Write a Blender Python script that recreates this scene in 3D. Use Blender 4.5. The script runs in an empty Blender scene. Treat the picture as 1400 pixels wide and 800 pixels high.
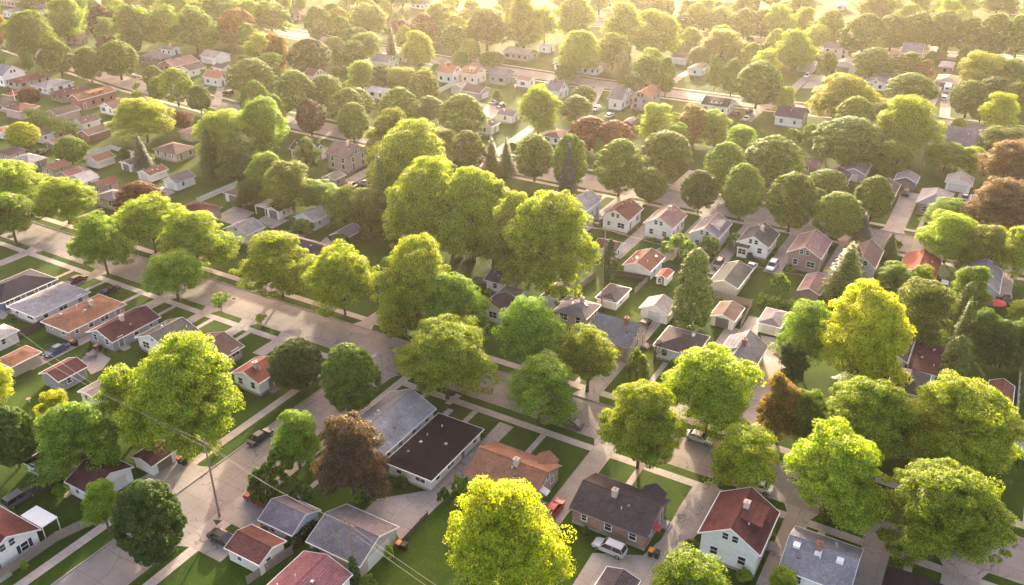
# Aerial suburb at low sun. Units are metres; +X runs along the main street, +Y away across it.
import bpy, bmesh, math, random
import numpy as np
from math import radians as R, sin, cos, pi, hypot, atan2, sqrt
from mathutils import Vector
scene = bpy.context.scene
col = scene.collection
BUILDINGS = [
["h",-78.9,-69.4,79.86,94.85,2.69,2.3,"v","gable","ltgrey","white","long light grey roofed corner house beside the street junction","vents"],
["h",-68.34,-59.73,79.65,94.07,2.65,1.0,"v","hip","black","cream","low house with wide near-black roof beside light grey corner house","whitetrim vents rise=1.0"],
["h",-56.42,-44.74,83.09,92.01,2.9,1.93,"u","gable","orangebrown","tan","ranch house with orange brown roof and tall pale chimney","chimney awning cross"],
["h",-39.71,-28.01,84.33,93.07,2.87,1.89,"u","gable","darkbrown","brick","pinkish brick house with broad dark brown roof and white chimney","chimney cross redawning whitetrim0"],
["h",-22.08,-13.8,87.12,96.44,4.39,2.62,"v","gable","darkred","white","white gabled house with dark red roof in the foreground","chimney dormerR"],
["h",-11.42,-2.66,87.77,96.63,2.9,2.1,"u","gable","bluegrey","white","house with blue grey roof and three white skylights by the street","skylights chimney"],
["h",0.51,7.78,82.15,95.15,3.03,3.09,"v","hip","black","tan","near-black hipped roof cut off by the bottom right edge","u0=auto"],
["g",-30.63,-26.03,72.25,77.25,2.6,0.74,"v","gable","darkgrey","cream","dark shingle garage roof behind the pinkish brick house",""],
["g",-76.02,-69.71,55.08,60.08,2.42,0.98,"u","gable","redbrown","cream","cream garage with red brown roof beside parked black sedan","whitetrim door=W win"],
["g",-76.49,-70.21,61.62,67.45,1.89,1.51,"u","gable","purplegrey","paleblue","pale blue garage with streaked purple grey roof","whitetrim door=W"],
["g",-67.23,-58.13,61.22,69.59,2.67,1.73,"u","gable","warmgrey","beige","large double garage with grey roof at the end of the concrete apron","whitetrim door=E"],
["g",-66.29,-58.2,51.54,59.77,2.6,1.42,"v","gable","pinkred","white","garage with mottled pinkish red shingle roof at bottom edge","whitetrim vents"],
["h",-111.47,-99.47,35.95,44.67,3.04,2.18,"u","gable","darkred","white","white house with shuttered windows and dark red roof in bottom left corner","shutters dormerN"],
["g",-116.39,-110.3,52.86,57.86,1.91,0.64,"u","hip","black","white","white garage with near-black hipped roof beside dark slatted fence","door=S"],
["g",-105.98,-100.09,52.79,60.06,2.6,1.45,"u","gable","maroon","white","white trimmed garage with maroon roof behind the small street tree","whitetrim door=E win"],
["g",-102.86,-98.26,61.7,66.7,2.19,0.67,"v","gable","maroon","white","white garage with dark maroon roof at the mouth of a wide concrete drive","whitetrim door=E"],
["h",-174.63,-165.31,80.77,93.31,2.8,1.57,"v","hip","navy","navyw","long navy house with very dark roof at the left edge","whitetrim tanend"],
["h",-163.83,-154.69,80.9,93.26,2.5,1.37,"v","hip","ltgrey","cream","cream ranch house with light blue grey hipped roof","chimney"],
["h",-152.11,-143.71,80.35,93.43,2.6,1.26,"v","hip","orangebrown","pinkbrick","pink brick ranch house with orange brown hipped roof","chimney whitetrim vents"],
["h",-141.12,-133.6,82.18,93.32,2.48,1.56,"v","gable","maroon","greyw","grey sided house with maroon roof beside its patio","chimney whitetrim"],
["h",-130.83,-121.73,85.08,92.84,2.9,1.86,"v","gable","greenblk","white","white house with dark grey green roof above the big yellow green tree","vents"],
["h",-120.94,-111.52,86.93,93.74,2.4,1.68,"v","gable","brown","tan","tan house with brown roof and two side windows","whitetrim"],
["h",-106.1,-99.42,85.18,91.18,2.99,1.34,"v","gable","salmon","white","house with salmon red roof beside dark round maple","chimney whitetrim"],
["g",-157.32,-152.61,71.16,76.16,2.6,0.71,"v","hip","ltgrey","cream","cream garage with pale grey roof at left edge",""],
["g",-146.43,-141.82,67.58,73.52,2.5,0.56,"v","hip","orangebrown","tan","tan garage with orange brown roof beside parked blue car",""],
["g",-135.76,-130.35,68.81,74.68,2.5,1.01,"v","gable","maroon","greyw","grey sided garage with maroon roof beside patio furniture","whitetrim"],
["g",-125.08,-120.47,68.72,73.72,2.4,0.54,"v","gable","warmgrey","white","small pale garage peeking above the big tree canopy",""],
["h",-199.95,-191.94,127.88,133.88,2.9,1.2,"v","hip","warmgrey","tan","grey hipped house between street trees and copper tree",""],
["h",-208.79,-203.65,132.92,139.01,2.79,1.03,"v","gable","redbrown","tan","house with red brown roof behind grey hipped house",""],
["g",-219.0,-211.83,133.62,138.62,2.5,1.44,"v","gable","pale","white","low pale roofed outbuilding beside red brown roof",""],
["g",-224.25,-219.25,134.14,139.14,2.6,1.0,"v","gable","pinkred","tan","small pink roofed outbuilding behind the yellow street trees",""],
["h",-232.79,-227.02,134.88,140.88,2.79,1.15,"v","gable","orangebrown","tan","orange brown roof half hidden behind yellow street trees",""],
["g",-229.07,-223.57,146.5,152.89,2.3,1.17,"v","gable","orangebrown","cream","cream garage with orange roof ringed by white fence","door=S"],
["g",-217.56,-212.96,149.45,154.45,2.5,0.45,"v","gable","darkbrown","white","tiny white garage beside the blue spruce","door=S"],
["g",-206.87,-201.22,146.65,153.09,2.22,1.17,"v","gable","redbrown","white","white garage with red brown roof right of the blue spruce","door=S vents"],
["g",-195.24,-189.53,145.72,152.57,2.47,1.32,"v","gable","warmgrey","white","white garage with weathered grey roof above copper tree","door=S"],
["g",-173.26,-165.42,147.13,154.7,2.6,1.18,"v","hip","brown","white","wide garage with brown hipped roof and grey door by white fence","door=S"],
["h",-174.53,-165.27,133.28,139.28,2.8,1.39,"v","hip","maroon","tan","low maroon roof above the street tree crowns",""],
["h",-154.53,-146.75,129.49,135.49,3.0,1.56,"v","gable","bluegrey","white","blue grey roofed house behind golden street trees",""],
["g",-156.02,-151.42,144.73,150.28,2.4,0.94,"v","gable","maroon","white","white garage with maroon roof beside pale carport","door=S"],
["c",-159.79,-156.27,144.87,150.09,2.4,0.05,"v","flat","pale","white","flat pale carport leaning beside white garage",""],
["g",-145.69,-139.19,143.95,150.33,2.61,1.52,"v","gable","ltgrey","white","large white garage with pale grey roof behind brick chimney",""],
["g",-131.23,-126.58,140.44,147.04,2.33,1.18,"v","gable","warmgrey","brownw","brown garage with grey roof and white door","door=S"],
["h",-140.8,-123.42,127.12,133.12,4.21,1.39,"u","gable","darkpurple","brownw","brown house with dark roof and red brick chimney behind street trees","chimney brickchim"],
["h",-80.69,-75.69,126.96,132.96,3.6,1.05,"v","gable","darkpurple","white","dark purple grey roof wedged between two large green trees",""],
["g",-81.8,-77.2,133.9,138.9,2.5,0.08,"u","gable","warmgrey","white","small white gabled shed behind dark purple roof",""],
["h",-87.05,-82.05,138.29,144.93,2.79,1.33,"u","gable","darkgrey","white","dark grey roof with pale gable end below the yellow grove",""],
["g",-73.23,-68.64,137.62,145.03,2.7,0.73,"v","gable","darkpurple","white","white gabled garage with dark purple roof beside grove","door=S"],
["h",-67.93,-60.75,133.65,140.44,2.89,1.08,"v","hip","warmgrey","tan","wide hipped house with warm grey roof and scattered vents","vents chimney"],
["h",-57.36,-48.96,126.68,136.18,3.39,3.07,"u","gable","bluegrey","tan","tall tan house with steep blue grey roof and brick chimney","brickchim chimney"],
["h",-45.96,-37.93,130.92,139.23,3.0,1.2,"v","hip","darkbrown","white","low hipped brown roof behind golden street tree","dish"],
["h",-34.65,-27.42,130.27,140.79,3.28,2.35,"v","gable","bluegrey","white","white house with blue grey roof and large flat roofed dormer","brickchim chimney dormerL"],
["g",-54.02,-47.87,143.83,149.12,2.44,1.45,"v","gable","ltgrey","white","tall white gabled garage at the end of narrow drive",""],
["g",-63.72,-58.95,144.06,151.46,2.09,0.72,"v","hip","darkgrey","white","white garage with dark grey hipped roof and low fences",""],
["g",-40.91,-35.88,148.1,154.79,2.27,0.88,"v","gable","brown","white","white garage with brown roof below the plank fence","door=S"],
["g",-32.09,-27.49,150.22,157.16,2.3,0.62,"v","hip","purplegrey","white","white garage with pale purple hipped roof beside hedge","door=S"],
["h",-89.9,-83.4,179.79,189.45,4.01,2.04,"v","gable","ltgrey","paleblue","pale blue gabled house, leftmost of the row along the far street","chimney"],
["h",-79.37,-72.17,180.23,189.58,3.77,2.2,"v","gable","redbrown","white","white gabled house with red brown roof and tan chimney, left of its twin","chimney whitetrim"],
["h",-68.61,-61.22,180.89,190.73,3.87,2.21,"v","gable","pinkbrown","white","white gabled house with wide upper window and pinkish brown roof","chimney"],
["h",-56.85,-49.96,180.18,190.64,4.19,1.96,"v","gable","warmgrey","paleblue","pale blue gabled house with grey roof and small white dormer","dormerR"],
["h",-46.34,-38.97,182.83,192.22,3.34,2.1,"v","gable","greenblk","white","white gabled house with dark green grey roof and bay window","chimney bay"],
["h",-34.62,-27.19,181.33,192.36,4.06,2.15,"v","gable","pinkbrown","brickpink","pinkish brown brick house with white trimmed front gable","whitetrim"],
["h",-21.97,-16.16,182.8,193.39,3.81,2.18,"v","gable","brown","white","white house with brown roof between two spruces","whitetrim"],
["h",-11.82,-4.41,184.97,196.11,3.2,1.82,"v","gable","brightred","brick","house with bright brick red roof behind leafy shrubs",""],
["h",0.74,7.62,183.98,195.84,3.59,2.17,"v","gable","purplegrey","paleblue","pale blue house with lavender grey roof behind a red patio umbrella","vents whitetrim"],
["h",-48.24,-41.91,244.26,250.91,2.89,1.33,"u","gable","brown","brick","brick house with brown roof just above the round street maples",""],
["h",-39.84,-32.4,232.93,243.33,3.2,1.49,"v","gable","darkpurple","white","dark purple grey roof partly hidden behind round maples","whitetrim"],
["g",-35.75,-29.4,245.82,255.72,2.7,1.27,"v","gable","warmgrey","greyw","grey sided garage with mottled roof behind the maples",""],
["h",-26.05,-19.6,229.06,241.06,3.2,1.38,"v","gable","darkgrey","navyw","slate blue house with dark grey roof beside long pale driveway","whitetrim"],
["g",-21.96,-16.16,246.35,252.29,2.5,1.31,"v","gable","bluegrey","navyw","garage with slate blue gable and white door at the head of pale driveway","door=S"],
["h",-14.21,-6.54,229.23,241.23,3.22,2.03,"v","hip","ltgrey","brick","brick house with large pale grey hipped roof",""],
["g",-9.64,-3.06,251.61,258.75,2.41,1.33,"v","gable","ltgrey","white","white double garage with dark slot windows behind pale hipped roof","door=S"],
["g",-2.46,2.14,231.41,244.21,2.7,0.5,"v","hip","pinkbrown","white","small tan roofed garage beside the large copper tree",""],
["g",-28.78,-24.18,168.16,177.02,2.02,1.08,"v","gable","pinkbrown","brickpink","brown brick garage with pinkish roof beside green lawn",""],
["g",-74.63,-68.82,165.71,171.1,2.34,1.08,"u","gable","redbrown","white","white garage with red brown roof behind columnar arborvitae",""],
["g",-64.61,-57.97,159.57,168.19,2.7,1.39,"v","gable","redbrown","white","white garage with brick red roof beside small orange shed","vents"],
["s",-56.76,-54.16,159.59,163.67,2.0,0.46,"v","gable","brightred","white","small garden shed with bright orange red roof",""],
["g",-45.84,-39.56,162.28,173.13,2.15,1.24,"v","gable","greenblk","cream","cream garage with olive grey roof below a black parked car",""],
["h",-9.55,-4.55,146.57,156.22,3.6,1.53,"v","gable","darkgrey","white","grey gabled house right of the bright yellow tree","whitetrim"],
["h",-4.3,0.7,146.1,156.77,3.0,0.05,"v","flat","maroon","white","flat maroon black roof with white edge and roof vents","whitetrim vents"],
["h",-6.46,-0.36,137.81,145.81,3.01,1.73,"v","hip","darkgrey","white","dark grey hipped roof below the flat maroon roof",""],
["s",8.56,12.43,143.52,150.14,2.44,1.02,"v","gable","redbrown","white","white shed with red brown roof on a dark lawn","win"],
["h",13.09,22.09,131.7,137.94,3.5,0.26,"v","gable","warmgrey","white","white house cut off by the right edge",""],
["h",-346.25,-333.25,188.08,197.91,4.61,3.09,"u","gable","bluegrey","white","white house with grey blue gable roof in upper left",""],
["h",-333.0,-324.81,188.86,202.82,2.9,1.23,"v","hip","redbrown","tan","long ranch house with red brown roof by the far left street","vents"],
["h",-318.29,-308.62,189.26,200.84,2.9,1.45,"v","hip","bluegrey","white","white trimmed ranch house with slate blue roof","whitetrim"],
["h",-302.88,-294.79,186.09,198.09,2.9,1.21,"v","hip","maroon","brick","low ranch house with maroon roof beside brick house with dormer","vents"],
["h",-285.82,-279.82,182.04,197.26,4.15,1.66,"v","gable","orangebrown","brickred","large red brick house with orange roof, white trim and wide dormer","whitetrim dormerR"],
["h",-272.25,-264.49,183.74,193.93,2.83,1.66,"v","gable","brown","white","white house with brown roof beside red brick house",""],
["g",-297.2,-288.43,165.22,172.93,3.15,1.32,"v","hip","redbrown","pinkbrick","pink brick garage with maroon roof behind purple shrub tree",""],
["h",-310.76,-301.59,167.69,173.69,2.8,1.38,"v","hip","darkgrey","tan","dark grey roof clipped by the left edge",""],
["g",-316.64,-311.9,177.14,183.03,2.6,0.71,"v","hip","brightred","brick","low brick red roofed outbuilding beside purple leaved tree",""],
["g",-281.46,-274.61,169.64,178.69,2.7,1.37,"v","gable","darkbrown","pinkbrick","garage with dark brown roof in front of red brick house",""],
["g",-264.42,-258.46,167.23,174.53,2.7,1.49,"v","gable","brown","white","white gabled garage with grey brown roof and vent pipe","vents"],
["g",-252.79,-247.07,161.18,169.46,2.47,1.28,"v","gable","brown","brickred","long red brick garage beside round swimming pool",""],
["g",-268.15,-259.11,153.02,158.02,2.6,1.36,"v","hip","darkgrey","white","white garage with dark roof behind golden tree",""],
["g",-252.84,-248.25,149.93,157.47,2.7,0.83,"v","gable","brown","tan","tan garage with brown roof in front of arborvitae hedge",""],
["g",-278.53,-273.93,149.44,154.56,2.6,0.56,"v","hip","orangebrown","white","white garage with orange roof at the left edge",""],
["h",-256.38,-249.83,136.55,142.55,2.79,0.98,"v","hip","darkbrown","tan","dark brown roof beside light grey roof at left edge",""],
["h",-246.33,-237.54,134.83,140.83,2.9,1.32,"v","hip","ltgrey","pinkbrick","light grey hipped roof above yellow street trees",""],
["h",-323.64,-310.64,242.64,249.54,2.91,2.36,"v","hip","purplegrey","brick","brick ranch house with purple grey roof beyond the far left street",""],
["h",-304.6,-294.47,236.16,249.05,2.9,2.03,"v","gable","pinkbrown","brick","ranch house with pinkish brown roof and white eaves","whitetrim"],
["h",-291.07,-283.75,234.22,242.86,2.9,1.47,"v","gable","darkpurple","white","white house with dark slate roof beside white house with orange roof",""],
["g",-301.14,-292.04,255.1,264.17,3.0,1.9,"u","gable","beigeroof","white","large garage with beige roof and taupe gable",""],
["h",-270.88,-261.84,229.12,236.79,3.67,2.06,"u","gable","orangeroof","white","small white house with orange roof by the far left street","chimney"],
["h",-281.76,-275.35,243.73,249.73,2.79,1.16,"u","gable","darkgrey","white","white house with dark grey roof behind orange roofed house",""],
["h",-327.5,-320.03,256.38,262.38,2.99,1.12,"u","gable","purplegrey","white","little white house with purple grey roof and chimney","chimney"],
["h",-471.96,-465.1,275.48,284.84,2.9,1.37,"v","gable","bluegrey","white","white trimmed bungalow with blue roof in top left","whitetrim"],
["h",-469.79,-460.1,289.11,295.11,3.0,1.94,"v","gable","purplegrey","cream","cream gabled house with purple grey roof in top left",""],
["h",-458.46,-449.74,291.16,298.21,3.0,1.62,"u","gable","orangebrown","pinkbrick","pink walled house with brown roof in top left",""],
["h",-385.4,-376.16,250.84,256.84,3.0,1.85,"v","gable","brown","tan","tan house with brown roof behind round maples in upper left",""],
["h",-336.77,-328.19,347.26,353.71,3.0,1.29,"v","hip","brown","tan","tan house with brown roof at the end of a far cul de sac",""],
["h",-237.93,-232.37,249.4,256.62,4.0,2.07,"u","gable","orangebrown","cream","cream cottage with orange brown roof deep among green trees",""],
["h",-229.58,-220.92,280.31,289.15,4.2,2.17,"u","gable","purplegrey","white","white gabled house with purple grey roof amid hazy trees",""],
["h",-229.62,-224.06,296.69,302.69,2.79,0.83,"u","gable","warmgrey","white","low pale grey roof beside white gabled house amid hazy trees",""],
["h",-195.5,-187.61,277.95,285.81,4.4,2.41,"u","gable","orangeroof","white","white house with salmon orange roof, left of a matching pair","chimney"],
["h",-186.52,-178.97,281.36,289.43,4.4,1.95,"u","gable","orangeroof","cream","cream house with orange roof and wide dormer, right of a matching pair","dormerN"],
["h",-177.34,-169.2,286.78,293.83,4.06,1.58,"u","gable","purplegrey","greyw","two storey grey house right of the orange roofed pair",""],
["g",-174.76,-166.42,263.78,272.05,2.9,1.65,"u","gable","brown","greyw","grey garage with brown roof below the orange roofed pair","door=E"],
["g",-181.86,-176.14,267.37,274.31,2.6,1.14,"v","gable","warmgrey","cream","cream shed garage in front of the orange roofed pair","door=S"],
["h",-204.52,-196.45,246.36,252.36,2.99,1.04,"u","gable","pale","white","white house glimpsed between dark round trees",""],
["h",-147.84,-141.39,244.44,250.66,2.89,1.24,"u","gable","purplegrey","white","white garage house with grey roof beside green lawn and drive",""],
["h",-146.48,-141.04,229.94,235.94,3.19,1.09,"v","gable","darkgrey","white","dark grey roofed house with white gable among round trees",""],
["h",-181.86,-172.26,181.42,187.45,3.32,1.94,"u","gable","darkpurple","white","white two storey house with dark slate roof and shutters","shutters chimney"],
["h",-166.61,-158.03,179.97,189.22,4.82,2.6,"u","gable","pinkbrown","beige","tall beige two storey house with brown roof and front gable","chimney"],
["g",-158.46,-153.86,168.81,173.81,2.6,0.91,"v","gable","warmgrey","beige","grey garage roof in front of tall beige house",""],
["h",-225.18,-218.65,177.27,183.49,2.89,0.98,"v","hip","pinkbrown","tan","grey brown roofed house with columned porch",""],
["h",-217.89,-207.78,161.49,169.28,2.9,1.52,"v","hip","brown","beige","low brown roofed house above the blue spruce",""],
["h",-193.06,-180.47,325.44,334.0,3.0,1.71,"u","gable","beigeroof","tan","long brown ranch house in the sunlit haze",""],
["h",-185.75,-180.29,343.55,349.55,2.99,0.8,"u","gable","pale","white","tiny white house in the sunlit haze",""],
["h",-164.86,-145.24,317.79,328.79,3.22,2.2,"u","gable","pale","white","long pale building behind hazy willow trees",""],
["h",-147.16,-141.27,277.5,286.59,3.61,2.75,"u","gable","purplegrey","white","white house with grey blue roof beside hazy street","chimney"],
["h",-164.92,-158.97,287.11,293.11,3.19,0.98,"u","gable","pinkbrown","white","pale gabled cottage left of the hazy street",""],
["h",-121.75,-116.24,276.75,288.05,4.2,3.11,"u","gable","warmgrey","white","white house with steep grey gables beside large tan house","chimney"],
["h",-114.97,-107.92,281.04,293.04,4.94,2.01,"v","gable","orangebrown","pinkbrick","large tan two storey house with orange brown roof",""],
["s",-107.98,-103.87,257.44,262.74,2.21,1.39,"v","gable","warmgrey","barnred","red barn shed with rounded grey roof",""],
["h",-123.59,-116.88,231.57,239.97,2.79,1.01,"v","hip","pinkbrown","white","brown roof beside red leaved tree",""],
["g",-127.52,-120.82,354.03,359.55,2.9,1.1,"u","gable","pinkbrown","white","white garage with brown roof in far haze",""],
["h",-114.3,-108.17,337.35,346.49,2.99,1.23,"v","gable","brown","white","white bungalow with deep front porch beside far driveway",""],
["h",-92.05,-82.16,288.92,298.44,3.4,1.9,"u","gable","navy","white","cape house with slate blue roof and small dormer","dormerN"],
["h",-74.44,-63.63,395.9,404.72,4.68,2.2,"u","gable","warmgrey","cream","two storey cream house with grey roof by far parked cars",""],
["g",-65.83,-56.56,374.13,382.64,3.0,1.71,"v","gable","beigeroof","white","cream garage with arched openings below two storey cream house",""],
["g",-78.58,-71.34,366.72,373.72,3.2,1.65,"v","gable","beigeroof","cream","broad beige gabled garage above a parked white van","door=S"],
["h",-66.06,-56.64,287.19,296.62,3.56,2.58,"u","gable","darkpurple","white","white house with dark split gable roof by the hazy street","chimney"],
["h",-48.88,-40.73,350.03,362.03,2.9,1.63,"v","gable","purplegrey","white","grey roof between two rounded trees in upper right",""],
["h",-44.88,-36.45,410.44,422.44,3.01,3.61,"u","gable","bluegrey","white","blue white roof beside a far driveway",""],
["h",-27.7,-22.37,390.95,402.95,3.0,0.8,"v","hip","ltgrey","brick","brick walled house with pale hipped roof left of golden tree",""],
["g",-25.8,-17.67,366.18,378.18,3.01,1.22,"v","hip","beigeroof","beige","pale gabled garage above a parked white camper",""],
["g",-27.21,-22.62,353.08,359.38,2.5,0.05,"v","flat","warmgrey","white","tiny low garage left of white camper",""],
["h",-14.77,-5.58,286.02,298.02,3.21,3.71,"u","gable","purplegrey","tan","tan building with broad flat looking grey roof near right road",""],
["h",-4.81,1.58,298.02,307.73,2.8,1.94,"u","gable","pinkbrown","tan","pinkish roof half hidden by trees at right",""],
["h",-11.02,-6.02,548.58,560.58,3.2,1.23,"v","gable","warmgrey","white","small white house in the top right corner",""],
["h",-94.6,-89.6,517.28,527.3,3.2,0.9,"v","gable","pale","white","white gable peeking out at the top edge",""],
["h",-299.68,-290.12,404.45,412.63,3.0,1.64,"u","gable","pinkbrown","white","hazy house roof between trees at the top edge",""],
["h",-29.83,-24.67,461.67,473.54,3.0,2.37,"u","gable","pinkbrown","white","low roof behind the long line of far street trees",""],
["h",-506.95,-493.95,296.32,302.32,3.01,1.2,"u","gable","beigeroof","pinkbrick","pale pinkish house at the very top left corner",""],
]
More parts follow.
